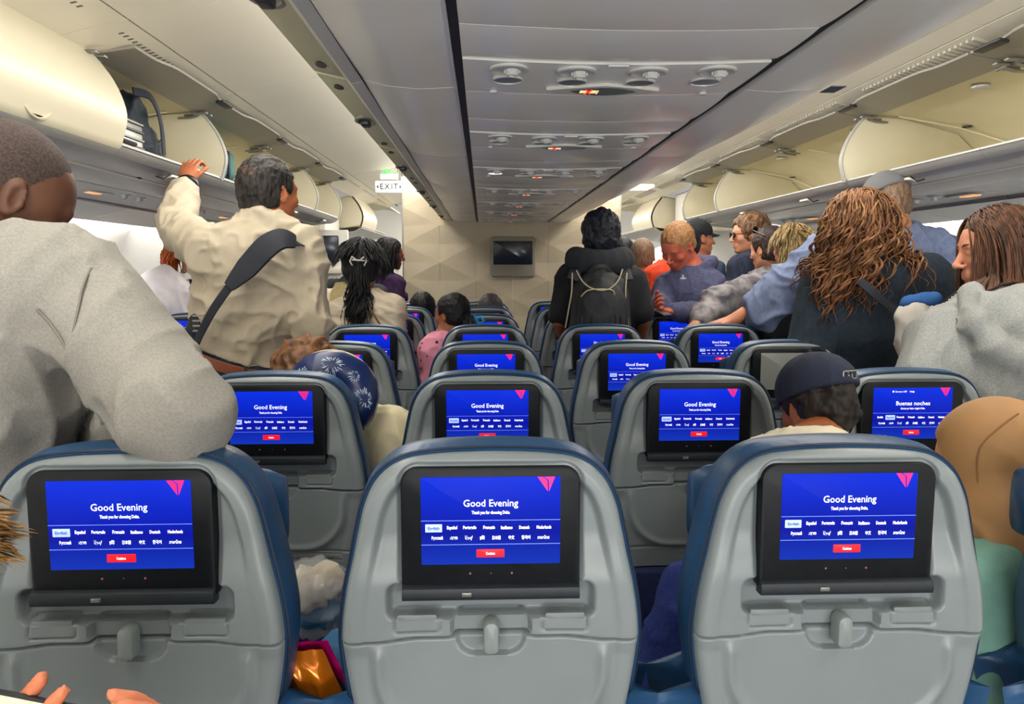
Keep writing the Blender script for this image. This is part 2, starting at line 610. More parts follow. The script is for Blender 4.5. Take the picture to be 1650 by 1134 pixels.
for sd, nm in ((-1, 'left'), (1, 'right')):
    for k in range(8):
        y0 = mods[k]
        y1 = mods[k + 1]
        if y0 > 6.5:
            break
        if sd < 0:
            opened = y0 > 2.5
            far = k in (4, 6, 7)
            near = not opened
        else:
            y0 += -0.02 if k > 0 else 0
            y1 += -0.02
            if k == 7:
                y1 = 6.72
            opened = True
            far = k in (4, 6, 7)
            near = False
        if y1 > 6.72:
            y1 = 6.72
        n = k - 4 if sd < 0 else k - 2
        if sd < 0 and k < 4:
            lab = ['closed cream overhead bin far behind the man in grey', 'closed cream overhead bin, third one back from the open bins',
                   'closed cream overhead bin just out of frame at top left', 'closed cream overhead bin at upper left with round latch, above shaved head'][k]
        elif sd < 0:
            lab = ['open left overhead bin holding a silver case and a dark backpack', 'open left overhead bin holding a teal bag, above greying man',
                   'empty open left overhead bin with hinge, third open one from camera', 'empty open left overhead bin nearest the front, beside curved white end cap'][k - 4]
        else:
            lab = 'empty open right overhead bin, cream inside, %s from the front end cap' % (
                ['first', 'second', 'third', 'fourth', 'fifth', 'sixth', 'seventh', 'eighth'][7 - k])
        bin_unit(sd, y0, y1, opened, near, far, lab)

    # window-side service panels under the bins, one per row
    for r in range(9):
        yy = -0.9 + 0.86 * r
        if yy + 0.86 > 6.72:
            break
        s = sd
        t = empty('window_service_panel', (0, yy, 0), label='pale service panel over %s window seats, %s from the rear' % (nm, ['first', 'second', 'third', 'fourth', 'fifth', 'sixth', 'seventh', 'eighth', 'ninth'][r]),
                  cat='service panel', group='service panels over the %s window seats' % nm)
        mb = MB()
        mb.extr([(s * 1.86, 1.765), (s * 1.95, 1.758), (s * 2.06, 1.735)], 0.003, 0.857, 0.006)
        mb.obj('panel', M_side, t)
        mb = MB()
        mb.tube([(s * 2.075, 0.003, 1.735), (s * 2.075, 0.857, 1.735)], 0.018, 10)
        mb.obj('light_rod', M_metal, t)
        mb = MB()
        mb.extr([(s * 2.09, 1.735), (s * 2.2, 1.715), (s * 2.37, 1.675)], 0.003, 0.857, 0.006)
        mb.obj('cove_panel', M_side, t)
        for q in (0.34, 0.5):
            mb = MB()
            mb.lathe([(0.034, 0), (0.03, -0.005), (0.016, -0.004), (0.014, -0.02), (0.006, -0.024)], (s * 1.93, q, 1.758), 'z', 16)
            mb.obj('air_nozzle', M_nozz, t)
        mb = MB()
        mb.lathe([(0.1, 0), (0.098, -0.004), (0.09, -0.005)], (s * 1.985, 0.2, 1.752), 'z', 20, 0.45, 1.3)
        sg = mb.obj('sign_housing', M_greyd, t)
        mb = MB()
        mb.box(s * 1.985 - 0.02, s * 1.985 + 0.02, 0.10, 0.20, 1.742, 1.7465, 0.002)
        mb.obj('lit_sign', mat('lit_sign_amber', 'ffb070', 0.5, emit='ffb27a', estr=0.9), sg)

    # curved white end cap at the front of the row of bins, and the closet beside it
    t = empty('bin_end_cap', (0, 6.72, 0), label='smooth white curved end cap closing the %s row of bins' % nm, cat='end cap')
    s = sd
    mb = MB()
    rings = []
    for j in range(9):
        u = j / 8
        sc = math.sqrt(max(0.0, 1 - (u * 0.97) ** 2))
        c = Vector((1.85, 1.95))
        ol = [(a, b) for a, b in FR] + [(1.55, 1.80), (1.66, 1.775), (1.86, 1.76), (2.05, 1.74), (2.3, 1.8), (2.3, 2.15), (1.9, 2.2)]
        rings.append([(s * (c.x + (p[0] - c.x) * (0.55 + 0.45 * sc)), 0.012 + u * 0.22, c.y + (p[1] - c.y) * (0.6 + 0.4 * sc)) for p in ol])
    mb.loft(rings)
    mb.obj('cap', M_door, t, angle=None)
    t2 = empty('closet', (s * 1.70, 7.25, 0), label='tall white closet with a narrow louvred door beyond the %s bins' % nm, cat='closet')
    mb = MB()
    mb.box(min(0, s * 0.72), max(0, s * 0.72), 0, 0.7, 0, 2.15, 0.015)
    mb.obj('body', M_side, t2)
    mb = MB()
    mb.box(*sorted((s * 0.04, s * 0.34)), -0.012, 0.0, 0.15, 2.0, 0.004)
    d = mb.obj('door', M_white, t2)
    for q in range(3):
        mb = MB()
        x0, x1 = sorted((s * (0.07 + q * 0.09), s * (0.12 + q * 0.09)))
        mb.box(x0, x1, -0.02, -0.012, 0.25, 1.9, 0.003)
        mb.obj('slat', M_white, d)
    # bins carry on past the closet
    for k in range(2):
        yy = 8.0 + 1.0 * k
        t = empty('forward_bin', (0, yy, 0), label='%s far overhead bin beyond the closet on the %s' % (['rounded white end of the', 'open'][k], nm), cat='overhead bin')
        mb = MB()
        mb.extr([(s * a, b) for a, b in [(HX, HZ), (2.0, 2.06), (2.12, 1.9), (1.8, 1.80), (LX, LZ)]], 0, 1.0, 0.006)
        mb.obj('bin_lining', M_cream, t)
        mb = MB()
        mb.extr([(s * a, b) for a, b in ([(p[0], p[1]) for p in FR] if k == 0 else arc((HX, HZ), (1.5, 2.18), (1.3, 2.10), 6))], 0, 0.98, 0.015 * s)
        mb.obj('door', M_door, t)
        mb = MB()
        mb.extr([(s * a, b) for a, b in [(1.49, 1.82), (1.56, 1.78), (1.9, 1.75), (2.3, 1.68)]], 0, 1.0, 0.01)
        mb.obj('bin_underside', M_grey2, t)
        mb = MB()
        plate(mb, [(s * a, b) for a, b in FR] + [(s * a, b) for a, b in [(2.06, 1.81), (2.12, 1.88), (2.02, 2.05)]], 0.0, 0.02, 0.002)
        mb.obj('divider', M_door, t)

# centre bins and the panels on their undersides ----------------------------------
HC = 1.812
M_logo_paper = mat('dark_sticker', '2b3f55', 0.5)
for k in range(0, 9):
    y0 = 1.76 + 1.03 * (k - 4) + 0.0
    y1 = min(y0 + 1.03, 6.9)
    if y0 > 6.7:
        break
    L = y1 - y0
    t = empty('centre_overhead_bin', (0, y0, 0), cat='overhead bin', group='centre overhead bins',
              label='satin grey centre overhead bin with latch rail, %s' % (
                  ['well behind the camera', 'behind the camera', 'above the camera', 'nearest in view at the top edge', 'nearest whole one',
                   'second whole one from camera', 'third whole one from camera', 'fourth whole one from camera', 'last one, touching the bulkhead'][k]))
    for s in (-1, 1):
        pr = [(s * 0.318, HC), (s * 0.40, HC - 0.004), (s * 0.47, HC + 0.002), (s * 0.52, HC + 0.016)]
        mb = MB()
        rings = []
        ny = 16
        for j in range(ny + 1):
            u = j / ny
            sag = 0.010 * math.sin(PI * u) ** 1.0
            yy = 0.002 + u * (L - 0.004)
            ring = [(a, yy, b - sag * (0.3 + 0.7 * min(1, (abs(a) - 0.318) / 0.1)) * (0.5 if abs(a) > .5 else 1)) for a, b in pr]
            ring += [(a, yy, b + 0.01) for a, b in pr[::-1]]
            rings.append(ring)
        mb.loft(rings)
        mb.obj('underside_panel', M_grey, t, angle=0.9)
        mb = MB()
        mb.extr([(s * 0.3135, HC + 0.02), (s * 0.3145, HC - 0.003), (s * 0.320, HC - 0.004), (s * 0.322, HC + 0.01)], 0.001, L - 0.001, 0.002 * s)
        mb.obj('edge_trim', M_nozz, t)
    # right: closed door; left: opened, latch rail showing
    mb = MB()
    mb.extr(arc((0.52, HC + 0.016), (0.60, HC + 0.08), (0.53, 2.12), 8), 0.003, L - 0.003, 0.012)
    mb.obj('door', M_grey, t)
    rr = MB()
    rr.extr([(-0.522, HC + 0.014), (-0.545, HC + 0.010), (-0.555, HC + 0.018)], 0.002, L - 0.002, 0.004)
    rr.obj('door_edge', M_greyd, t)
    rr = MB()
    rr.box(-0.625, -0.553, 0.008, L - 0.008, -0.008, 0.008, 0.004)
    rr.v = [(x, y, z + HC + 0.022 + (-(x + 0.553)) * 0.22) for x, y, z in rr.v]
    rail = rr.obj('latch_rail', M_rail, t)
    for q, big in ((0.10, 0), (L * 0.5, 1), (L - 0.10, 0)):
        lt = MB()
        if big:
            lt.lathe([(0.038, 0.0), (0.038, -0.007), (0.029, -0.008), (0.026, -0.002)], (-0.59, q, HC + 0.024), 'z', 20, 0.8, 1.6)
            lo = lt.obj('latch', M_metal, rail)
            lt = MB()
            lt.box(-0.604, -0.578, q - 0.02, q + 0.025, HC + 0.004, HC + 0.024, 0.006)
            lt.obj('latch_hook', M_dark, rail)
        else:
            lt.lathe([(0.012, 0.0), (0.012, -0.003), (0.0, -0.003)], (-0.59, q, HC + 0.022), 'z', 12, 0.9, 2.0)
            lt.obj('slot', M_dark, rail)
    mb = MB()
    mb.extr([(-0.63, HC + 0.045), (-0.60, HC + 0.05), (0, HC + 0.06), (0.5, HC + 0.05)], 0.0, L, 0.01)
    mb.extr([(-0.48, 2.13), (0.53, 2.13)], 0.0, L, 0.01)
    mb.obj('bin_body', M_greyd, t)
for s, nm in ((-1, 'left'), (1, 'right')):
    mb = MB()
    mb.box(s * 0.3055 - 0.0075, s * 0.3055 + 0.0075, -2.2, 6.88, HC + 0.002, HC + 0.016)
    tag(mb.obj('trim_%d' % (1 if s < 0 else 2), M_black), kind='structure', label='black gap line along the %s side of the service panels' % nm)
    mb = MB()
    for x in (s * 0.2985, s * 0.3150):
        mb.tube([(x, -2.2, HC + 0.004), (x, 6.88, HC + 0.004)], 0.0018, 5)
    tag(mb.obj('trim_%d' % (3 if s < 0 else 4), M_metal), kind='structure', label='bright metal edging beside the %s black gap line' % nm)

# sticker near the right edge of the underside
mb = MB()
c = at(1418, 107, 1.62)
mb.box(-0.016, 0.016, -0.03, 0.03, -0.001, 0.001)
o = mb.obj('sticker', M_logo_paper)
o.location = (0.515, 1.74, HC - 0.002)
tag(o, 'small dark blue sticker on the edge of the grey centre bin, upper right', 'sticker')

M_amber = mat('sign_amber', 'ffd39a', 0.5, emit='ffcf96', estr=1.0)
M_red = mat('sign_red', 'ff3a1e', 0.5, emit='ff3c20', estr=1.0)
M_plate = mat('sign_plate', 'c4c3bd', 0.35)
M_lampon = mat('reading_lamp_glow', 'ffffff', 0.4, emit='ffffff', estr=1.6)


def bow(x):
    return -0.008 * math.cos(x / 0.30 * PI / 2)


def psu(yc, idx):
    t = empty('service_panel', (0, yc, 0), cat='service panel', group='overhead service panels in a line over the centre seats',
              label='centre service panel with nozzles and lit no-smoking sign, %s ahead of the camera' % ordinal(idx) if idx >= 0
              else 'overhead service panel behind the camera, %s one back' % ordinal(-idx - 1))
    def slab(ya, yb, drop, name, m):
        mb = MB()
        xs = [-0.297 + 0.594 * i / 20 for i in range(21)]
        rings = []
        n = 6
        for j in range(n + 1):
            u = j / n
            yy = ya + 0.0015 + (yb - ya - 0.003) * u
            dd = drop * math.sin(PI * min(1, max(0, u))) ** 0.5
            lo = [(x, yy, HC + bow(x) - dd) for x in xs]
            rings.append(lo + [(x, yy, HC + 0.014) for x in xs[::-1]])
        mb.loft(rings)
        return mb.obj(name, m, t, angle=0.9)
    slab(-0.19, 0.078, 0.002, 'nozzle_panel', M_grey)
    slab(0.078, 0.40, 0.005, 'filler_panel', M_grey)
    slab(0.40, 0.59, 0.003, 'filler_panel', M_grey)
    for i, x in enumerate((-0.207, -0.074, 0.068, 0.205)):
        z = HC + bow(x) - 0.0035
        mb = MB()
        mb.lathe([(0.039, 0.003), (0.039, -0.0015), (0.034, -0.0028), (0.029, 0.0), (0.015, 0.001)], (x, -0.142, z), 'z', 28)
        nz = mb.obj('air_nozzle', M_nozz, t)
        mb = MB()
        mb.lathe([(0.014, 0.0), (0.0145, -0.006), (0.011, -0.0115), (0.007, -0.012), (0.006, -0.009)], (x + 0.006, -0.140, z), 'z', 16)
        for a in range(6):
            th = a * PI / 3
            mb.box(x + 0.006 + 0.0145 * math.cos(th) - .0018, x + 0.006 + 0.0145 * math.cos(th) + .0018,
                   -0.140 + 0.0145 * math.sin(th) - .0018, -0.140 + 0.0145 * math.sin(th) + .0018, z - 0.007, z - 0.001)
        mb.obj('nozzle_tip', M_nozz, nz)
        mb = MB()
        mb.lathe([(0.032, 0.003), (0.032, -0.002), (0.0295, -0.003), (0.029, -0.0005)], (x, -0.060, z), 'z', 28)
        rl = mb.obj('reading_light', M_nozz, t)
        mb = MB()
        mb.lathe([(0.029, 0.002), (0.0288, -0.0014), (0.001, -0.0014)], (x, -0.060, z), 'z', 28)
        mb.obj('lens', M_lampon if (idx == 2 and i == 0) else M_lens, rl)
    # pointed sign plate
    z = HC - 0.0118
    n = 24
    ol = []
    for i in range(n):
        u = -1 + 2 * i / n
        ol.append((0.122 * u, 0.048 * (1 - abs(u)) ** 0.75))
    for i in range(n):
        u = 1 - 2 * i / n
        ol.append((0.122 * u, -0.048 * (1 - abs(u)) ** 0.75))
    mb = MB()
    f = lambda sc, h: [(p[0] * sc, p[1] * sc, z + h) for p in ol]
    mb.loft([f(1, 0.006), f(1, -0.002), f(0.97, -0.004)])
    sp = mb.obj('sign_plate', M_plate, t)
    ol = []
    for i in range(n):
        u = -1 + 2 * i / n
        ol.append((0.072 * u, 0.036 * (1 - u * u) ** 0.9))
    for i in range(n):
        u = 1 - 2 * i / n
        ol.append((0.072 * u, -0.036 * (1 - u * u) ** 0.9))
    mb = MB()
    mb.loft([f(1, -0.002) if False else [(p[0], p[1], z - 0.003) for p in ol], [(p[0], p[1], z - 0.0055) for p in ol]])
    mb.obj('sign_lens', M_lens, sp)
    mb = MB()
    zb = z - 0.0062
    mb.box(-0.050, -0.036, -0.010, 0.010, zb, zb + 0.0008)
    mb.box(-0.027, -0.015, -0.011, 0.011, zb, zb + 0.0008)
    mb.box(-0.0135, -0.0105, -0.011, 0.018, zb, zb + 0.0008)
    mb.obj('no_smoking_symbol', M_amber, sp)
    mb = MB()
    for a in (-1, 1):
        mb.tube([(-0.038, -0.018 * a, zb), (-0.026, 0.018 * a, zb)], 0.0015, 5)
    mb.obj('red_cross_symbol', M_red, sp)
    for x in (-0.235, 0.235):
        mb = MB()
        mb.lathe([(0.009, 0.002), (0.009, -0.003), (0.004, -0.004)], (x, 0.065, HC + bow(x) - 0.002), 'z', 12)
        mb.obj('indicator', M_nozz, t)
    mb = MB()
    mb.box(-0.02, 0.02, -0.199, -0.195, HC - 0.014, HC - 0.009, 0.001)
    mb.obj('release_slot', M_nozz, t)
    return t


for i in range(-4, 7):
    psu(1.714 + 0.805 * i, i)

# bulkhead with faceted triangles ---------------------------------------------------
par = empty('wall_bulkhead', kind='structure', label='beige bulkhead partition with a relief of folded triangles')
BY = 6.90
for (xa, xb) in ((-0.955, 0.0), (0.003, 0.955)):
    mb = MB()
    mb.box(xa, xb, BY, BY + 0.05, 0, 2.25)
    mb.obj('backing_panel', M_bulk, par, smooth=False)
tw, th = 0.3183, 0.160
for r in range(10):
    z0 = 0.66 + r * th
    for c in range(6):
        x0 = -0.955 + c * tw
        P = [(x0 + 0.001, z0 + 0.001), (x0 + tw - 0.001, z0 + 0.001), (x0 + tw - 0.001, z0 + th - 0.001), (x0 + 0.001, z0 + th - 0.001)]
        # each tile folds along one diagonal, alternating
        d1 = 0.026
        a = [(p[0], BY - 0.002, p[1]) for p in P] + [(p[0], BY + 0.001, p[1]) for p in P]
        if (r + c) % 2 == 0:
            a[2] = (a[2][0], BY - d1, a[2][2])
            fs = [(0, 1, 2), (0, 2, 3)]
        else:
            a[3] = (a[3][0], BY - d1, a[3][2])
            fs = [(0, 1, 3), (1, 2, 3)]
        fs += [(0, 4, 5, 1), (1, 5, 6, 2), (2, 6, 7, 3), (3, 7, 4, 0)]
        m_ = MB()
        m_.add(a, fs)
        if z0 + th < 2.25:
            m_.obj('tile', M_bulk, par, smooth=False)
for x in (-0.96, 0.958):
    mb = MB()
    mb.box(x - 0.006, x + 0.006, BY - 0.012, BY + 0.06, 0, 2.25, 0.003)
    mb.obj('edge_trim', M_metal, par)

# bulkhead display
t = empty('bulkhead_monitor', (0.004, BY - 0.01, 1.51), label='switched-off display in a grey surround on the beige bulkhead', cat='monitor')
mb = MB()
plate(mb, rrect(-0.2, 0.2, -0.175, 0.175, 0.03), -0.045, -0.002, 0.012)
fr = mb.obj('surround', mat('monitor_surround', 'a19c8c', 0.45), t)
mb = MB()
plate(mb, rrect(-0.172, 0.172, -0.07, 0.135, 0.006), -0.0475, -0.02, 0.002)
mb.obj('screen', M_tvoff, t)

# left side bulkhead with a display, in front of the window seats
t = empty('side_bulkhead', (-1.98, 6.86, 0), label='white half-height partition with dark display at far left of the aisle', cat='partition')
mb = MB()
mb.box(-0.40, 0.55, 0, 0.04, 0, 1.74, 0.01)
mb.obj('panel', M_side, t)
mb = MB()
plate(mb, rrect(0.08, 0.47, 1.46, 1.69, 0.012), -0.03, 0.0, 0.006)
mb.obj('screen', M_tvoff, t)
mb = MB()
mb.box(0.06, 0.5, -0.05, 0, 1.36, 1.41, 0.01)
mb.obj('shelf', M_white, t)
t = empty('side_bulkhead', (1.98, 6.86, 0), label='white half-height partition in front of the right window seats', cat='partition')
mb = MB()
mb.box(-0.45, 0.45, 0, 0.04, 0, 1.74, 0.01)
mb.obj('panel', M_side, t)

# exit signs
M_signw = mat('exit_sign_white', 'ffffff', 0.5, emit='f6f8ff', estr=0.35)
M_signk = mat('exit_lettering', '15151e', 0.6)
M_signg = mat('exit_green', '7be98a', 0.5, emit='7be98a', estr=0.5)
pc = at(627, 301, 6.7)
t = empty('exit_sign', pc, label='white illuminated EXIT sign with arrows over the left aisle', cat='exit sign')
mb = MB()
plate(mb, rrect(-0.115, 0.115, -0.048, 0.048, 0.008), -0.012, 0.012, 0.003)
mb.obj('panel', M_signw, t)
v, f = text_data('EXIT', 0.066, bold=0.0014, sp=1.2)
mb = MB()
mb.add([(x, -0.0135, y) for x, y, z in v], f)
mb.add([(-0.104, -0.0135, 0), (-0.088, -0.0135, 0.02), (-0.088, -0.0135, -0.02)], [(0, 1, 2)])
mb.add([(0.104, -0.0135, 0), (0.088, -0.0135, 0.02), (0.088, -0.0135, -0.02)], [(0, 1, 2)])
mesh_obj('lettering', mb.v, mb.f, M_signk, t, smooth=False)
mb = MB()
mb.box(0.07, 0.075, -0.003, 0.003, 0.045, 0.2)
mb.obj('hanger', M_metal, t)
pc = at(627, 279, 6.72)
t = empty('exit_sign', pc, label='small pale sign with green running-figure symbol above the EXIT sign', cat='exit sign')
mb = MB()
plate(mb, rrect(-0.075, 0.075, -0.05, 0.055, 0.004), -0.006, 0.006, 0.002)
mb.obj('panel', mat('pale_sign', 'e6eadc', 0.5), t)
mb = MB()
mb.box(-0.055, -0.02, -0.008, -0.0065, -0.03, 0.03)
mb.lathe([(0.009, -0.0075), (0.009, -0.0065)], (-0.002, 0, 0.02), 'y', 12)
mb.tube([(-0.01, -0.0075, -0.028), (0.0, -0.0075, -0.008), (0.012, -0.0075, -0.025)], 0.004, 5)
mb.tube([(-0.016, -0.0075, 0.0), (0.0, -0.0075, 0.012), (0.018, -0.0075, 0.0)], 0.004, 5)
mb.tube([(0.025, -0.0075, 0.0), (0.055, -0.0075, 0.0)], 0.003, 5)
mb.add([(0.06, -0.0075, 0), (0.045, -0.0075, 0.016), (0.045, -0.0075, -0.016)], [(0, 1, 2)])
mb.obj('running_figure_symbol', M_signg, t, smooth=False)
pc = at(1029, 302, 6.5)
t = empty('ceiling_lamp', pc, label='bright white lit panel above the right aisle by the bulkhead', cat='lamp')
mb = MB()
mb.box(-0.10, 0.10, -0.15, 0.15, -0.01, 0.01, 0.003)
mb.obj('lamp_panel', mat('lamp_white', 'ffffff', 0.5, emit='ffffff', estr=2.0), t)
# ------------------------------------------------------------------ seats
OUT = [(0.0, 1.157), (0.07, 1.1545), (0.125, 1.146), (0.160, 1.122), (0.1805, 1.085), (0.192, 1.04), (0.200, 1.0), (0.2105, 0.95), (0.217, 0.90),
       (0.217, 0.86), (0.207, 0.79), (0.192, 0.72), (0.182, 0.672)]
oc = catmull([(a, b, 0) for a, b in OUT], 8)
OUTP = [(p.x, p.y) for p in oc]
OZ = np.array([p[1] for p in OUTP])[::-1]
OX = np.array([p[0] for p in OUTP])[::-1]
PX = np.array([[p[0], p[1]] for p in OUTP])


def smst(a, b, x):
    t = np.clip((x - a) / (b - a), 0, 1)
    return t * t * (3 - 2 * t)


def rbox_d(x, z, cx, cz, hx, hz, r):
    qx = np.abs(x - cx) - (hx - r)
    qz = np.abs(z - cz) - (hz - r)
    return np.sqrt(np.maximum(qx, 0) ** 2 + np.maximum(qz, 0) ** 2) + np.minimum(np.maximum(qx, qz), 0) - r


def edge_dist(x, z):
    ax = np.abs(x)
    d = np.full(ax.shape, 9.0)
    for i in range(len(PX) - 1):
        a, b = PX[i], PX[i + 1]
        ab = b - a
        t = np.clip(((ax - a[0]) * ab[0] + (z - a[1]) * ab[1]) / (ab @ ab), 0, 1)
        d = np.minimum(d, np.hypot(ax - a[0] - t * ab[0], z - a[1] - t * ab[1]))
    return d


def shell_depth(x, z):
    """how far the shell comes towards the viewer"""
    e = edge_dist(x, z)
    y = np.zeros_like(x)
    # rounded edge
    y -= 0.016 * (1 - np.sqrt(np.clip(1 - (1 - np.clip(e / 0.016, 0, 1)) ** 2, 0, 1)))
    up = smst(0.96, 1.04, z)
    # arch rim standing proud, field sunk behind it
    y -= (0.010 * up + 0.003) * smst(0.024, 0.036, e)
    # soft side swell lower down
    y += 0.006 * smst(0.10, 0.19, np.abs(x)) * (1 - up)
    # ledge recess under the monitor
    d = rbox_d(x, z, 0, 0.938, 0.151, 0.027, 0.015)
    y -= 0.024 * smst(0.002, -0.006, d)
    # bezel pocket
    d = rbox_d(x, z, 0, 1.045, 0.133, 0.098, 0.03)
    y -= 0.006 * smst(0.003, -0.003, d)
    # latch recess, a flat-topped lozenge
    d = rbox_d(x, z, 0, 0.897, 0.058, 0.022, 0.018)
    y -= 0.014 * smst(0.0015, -0.003, d) * smst(0.8785, 0.8835, z)
    d = rbox_d(x, z, 0, 0.883, 0.050, 0.030, 0.027)
    y -= 0.010 * smst(0.0015, -0.003, d) * smst(0.8835, 0.879, z)
    # the seam between the shell and the table
    sz = 0.881 - 0.004 * smst(0.10, 0.16, np.abs(x)) + 0.004 * smst(0.065, 0.045, np.abs(x))
    y -= 0.013 * np.exp(-((z - sz) / 0.0018) ** 2)
    y -= 0.004 * smst(0.0, -0.003, z - sz)
    # outlines of the two small panels
    for c in (-0.108, 0.108):
        d = rbox_d(x, z, c, 0.905, 0.032, 0.0145, 0.004)
        y -= 0.004 * np.exp(-(d / 0.0013) ** 2)
    # U bead on the table
    ub = rbox_d(x, z, 0, 0.865, 0.165, 0.135, 0.10)
    y += 0.005 * np.exp(-(ub / 0.008) ** 2) * smst(0.875, 0.85, z)
    y -= 0.004 * smst(0.0, 0.02, ub) * smst(0.875, 0.85, z)
    # foot band
    y -= 0.004 * np.exp(-((z - 0.722) / 0.0022) ** 2)
    d = rbox_d(x, z, 0.06, 0.7075, 0.10, 0.0075, 0.002)
    y -= 0.002 * np.exp(-(d / 0.0014) ** 2)
    return y


def make_shell():
    nz, nx = 230, 150
    zs = []
    # extra rows at the pinched top
    z_lin = np.linspace(0.672, 1.14, nz)
    z_top = 1.157 - (1.157 - 1.14) * (1 - np.linspace(0, 1, 14)[1:]) ** 2
    z_all = np.concatenate([z_lin, z_top])
    z_all[-1] = 1.1568
    w = np.interp(z_all, OZ, OX)
    u = np.linspace(-1, 1, nx)
    u = np.sign(u) * np.abs(u) ** 0.92
    X = w[:, None] * u[None, :]
    Z = np.repeat(z_all[:, None], nx, 1)
    Dp = shell_depth(X, Z)
    P = np.stack([X, -Dp, Z], -1)
    # return edges
    back = P[:, [0, -1], :].copy()
    back[:, :, 1] = 0.03
    P = np.concatenate([back[:, :1], P, back[:, 1:]], 1)
    low = P[:1].copy()
    low[:, :, 1] = 0.03
    top = P[-1:].copy()
    top[:, :, 1] = 0.03
    P = np.concatenate([low, P, top], 0)
    n0, n1 = P.shape[:2]
    idx = np.arange(n0 * n1).reshape(n0, n1)
    fs = np.stack([idx[:-1, :-1], idx[:-1, 1:], idx[1:, 1:], idx[1:, :-1]], -1).reshape(-1, 4)
    return P.reshape(-1, 3).tolist(), fs.tolist()


seat0 = empty('airline_seat')
sv, sf = make_shell()
shell = mesh_obj('seat_shell', sv, sf, M_shell, seat0)
shell.data.set_sharp_from_angle(angle=1.1)


def ring_out(off, y, ztop=None, zbot=None, lift=0.0, n=1):
    """the outline as a closed ring, offset outward"""
    pts = [(p[0], p[1]) for p in OUTP] + [(0.178, 0.55), (0.178, 0.45)]
    half = []
    for i in range(len(pts)):
        a = pts[max(0, i - 1)]
        b = pts[min(len(pts) - 1, i + 1)]
        t = Vector((b[0] - a[0], b[1] - a[1])).normalized()
        nrm = Vector((-t.y, t.x))
        if nrm.x < 0 and nrm.y <= 0 or nrm.y < -0.2:
            nrm = -nrm
        if i == 0:
            nrm = Vector((0, 1))
        half.append((max(0, pts[i][0] + nrm.x * off), pts[i][1] + nrm.y * off + lift * max(0, min(1, (pts[i][1] - 1.0) / 0.15))))
    half = half[::2]
    r = [(a, y, b) for a, b in half] + [(-a, y, b) for a, b in half[::-1] if a > 1e-4]
    return r


mb = MB()
mb.loft([ring_out(-0.07, 0.055), ring_out(-0.012, 0.050), ring_out(-0.001, 0.018), ring_out(0.003, 0.016), ring_out(0.006, 0.026), ring_out(0.008, 0.05, lift=0.003), ring_out(0.006, 0.085, lift=0.001),
         ring_out(0.0, 0.115, lift=-0.01), ring_out(-0.02, 0.135, lift=-0.02), ring_out(-0.06, 0.145, lift=-0.03)])
mb.obj('back_cushion', M_blue, seat0, angle=1.2)
# piping line where leather meets the shell
mb = MB()
pp = ring_out(0.0045, 0.020)
hh = len(pp) // 2
mb.tube([q for q in pp[hh + 1:] if q[2] > 0.66] + [q for q in pp[:hh] if q[2] > 0.66], 0.0028, 5)
pip_ = mb.obj('piping', mat('dark_navy_piping', '0f1c33', 0.5), seat0)
# headrest with folded wings
mb = MB()
rings = []
for j in range(15):
    u = -1 + 2 * j / 14
    x = 0.186 * u
    fw = 0.145 + 0.022 * abs(u) ** 3
    thk = 0.034 * (1 - 0.35 * abs(u) ** 4)
    hz = 0.078 * (1 - 0.3 * abs(u) ** 6)
    r = []
    for k in range(16):
        th = 2 * PI * k / 16
        c_, s_ = math.cos(th), math.sin(th)
        r.append((x + 0.0 * c_, fw + thk * np.sign(c_) * abs(c_) ** 0.7, 1.026 + hz * np.sign(s_) * abs(s_) ** 0.6))
    rings.append(r)
mb.loft(rings)
hr = mb.obj('headrest', M_blue, seat0, angle=1.3)
mb = MB()
mb.box(-0.225, 0.225, 0.15, 0.60, 0.40, 0.50, 0.035)
mb.obj('seat_cushion', M_navy, seat0)
mb = MB()
mb.box(-0.178, 0.178, -0.012, 0.03, 0.42, 0.668, 0.01)
mb.obj('literature_pocket', M_navy, seat0)
mb = MB()
mb.box(-0.21, 0.21, 0.14, 0.52, 0.33, 0.40, 0.01)
fr = mb.obj('seat_frame', M_dark, seat0)
for x in (-0.15, 0.15):
    mb = MB()
    mb.tube([(x, 0.20, 0.34), (x, 0.12, 0.0)], 0.016, 8)
    mb.tube([(x, 0.46, 0.34), (x, 0.50, 0.0)], 0.016, 8)
    mb.box(x - 0.02, x + 0.02, 0.08, 0.54, 0.0, 0.02)
    mb.obj('leg', M_metal, seat0)
mb = MB()
mb.box(0.226, 0.268, 0.08, 0.48, 0.605, 0.64, 0.012)
mb.box(0.232, 0.262, 0.08, 0.13, 0.42, 0.61, 0.01)
mb.obj('armrest', mat('armrest_plastic', '4b5358', 0.5), seat0)

# table latch
mb = MB()
ol = rrect(-0.0115, 0.0115, 0.862, 0.911, (0.008, 0.008, 0.011, 0.011))
plate(mb, ol, -0.014, 0.012, 0.006)
lt = mb.obj('table_latch', mat('latch_plastic', '7d8685', 0.4), seat0)
for c in (-0.108, 0.108):
    mb = MB()
    plate(mb, rrect(c - 0.029, c + 0.029, 0.893, 0.917, 0.003), 0.0034, 0.010, 0.001)
    mb.obj('blank_panel', M_shelf, seat0)
v, f = text_data('LIFE VEST UNDER YOUR SEAT', 0.0085, bold=0.00015)
mesh_obj('lettering', [(x + 0.085, -0.0005, y + 0.7075) for x, y, z in v], f, M_black, seat0, smooth=False)

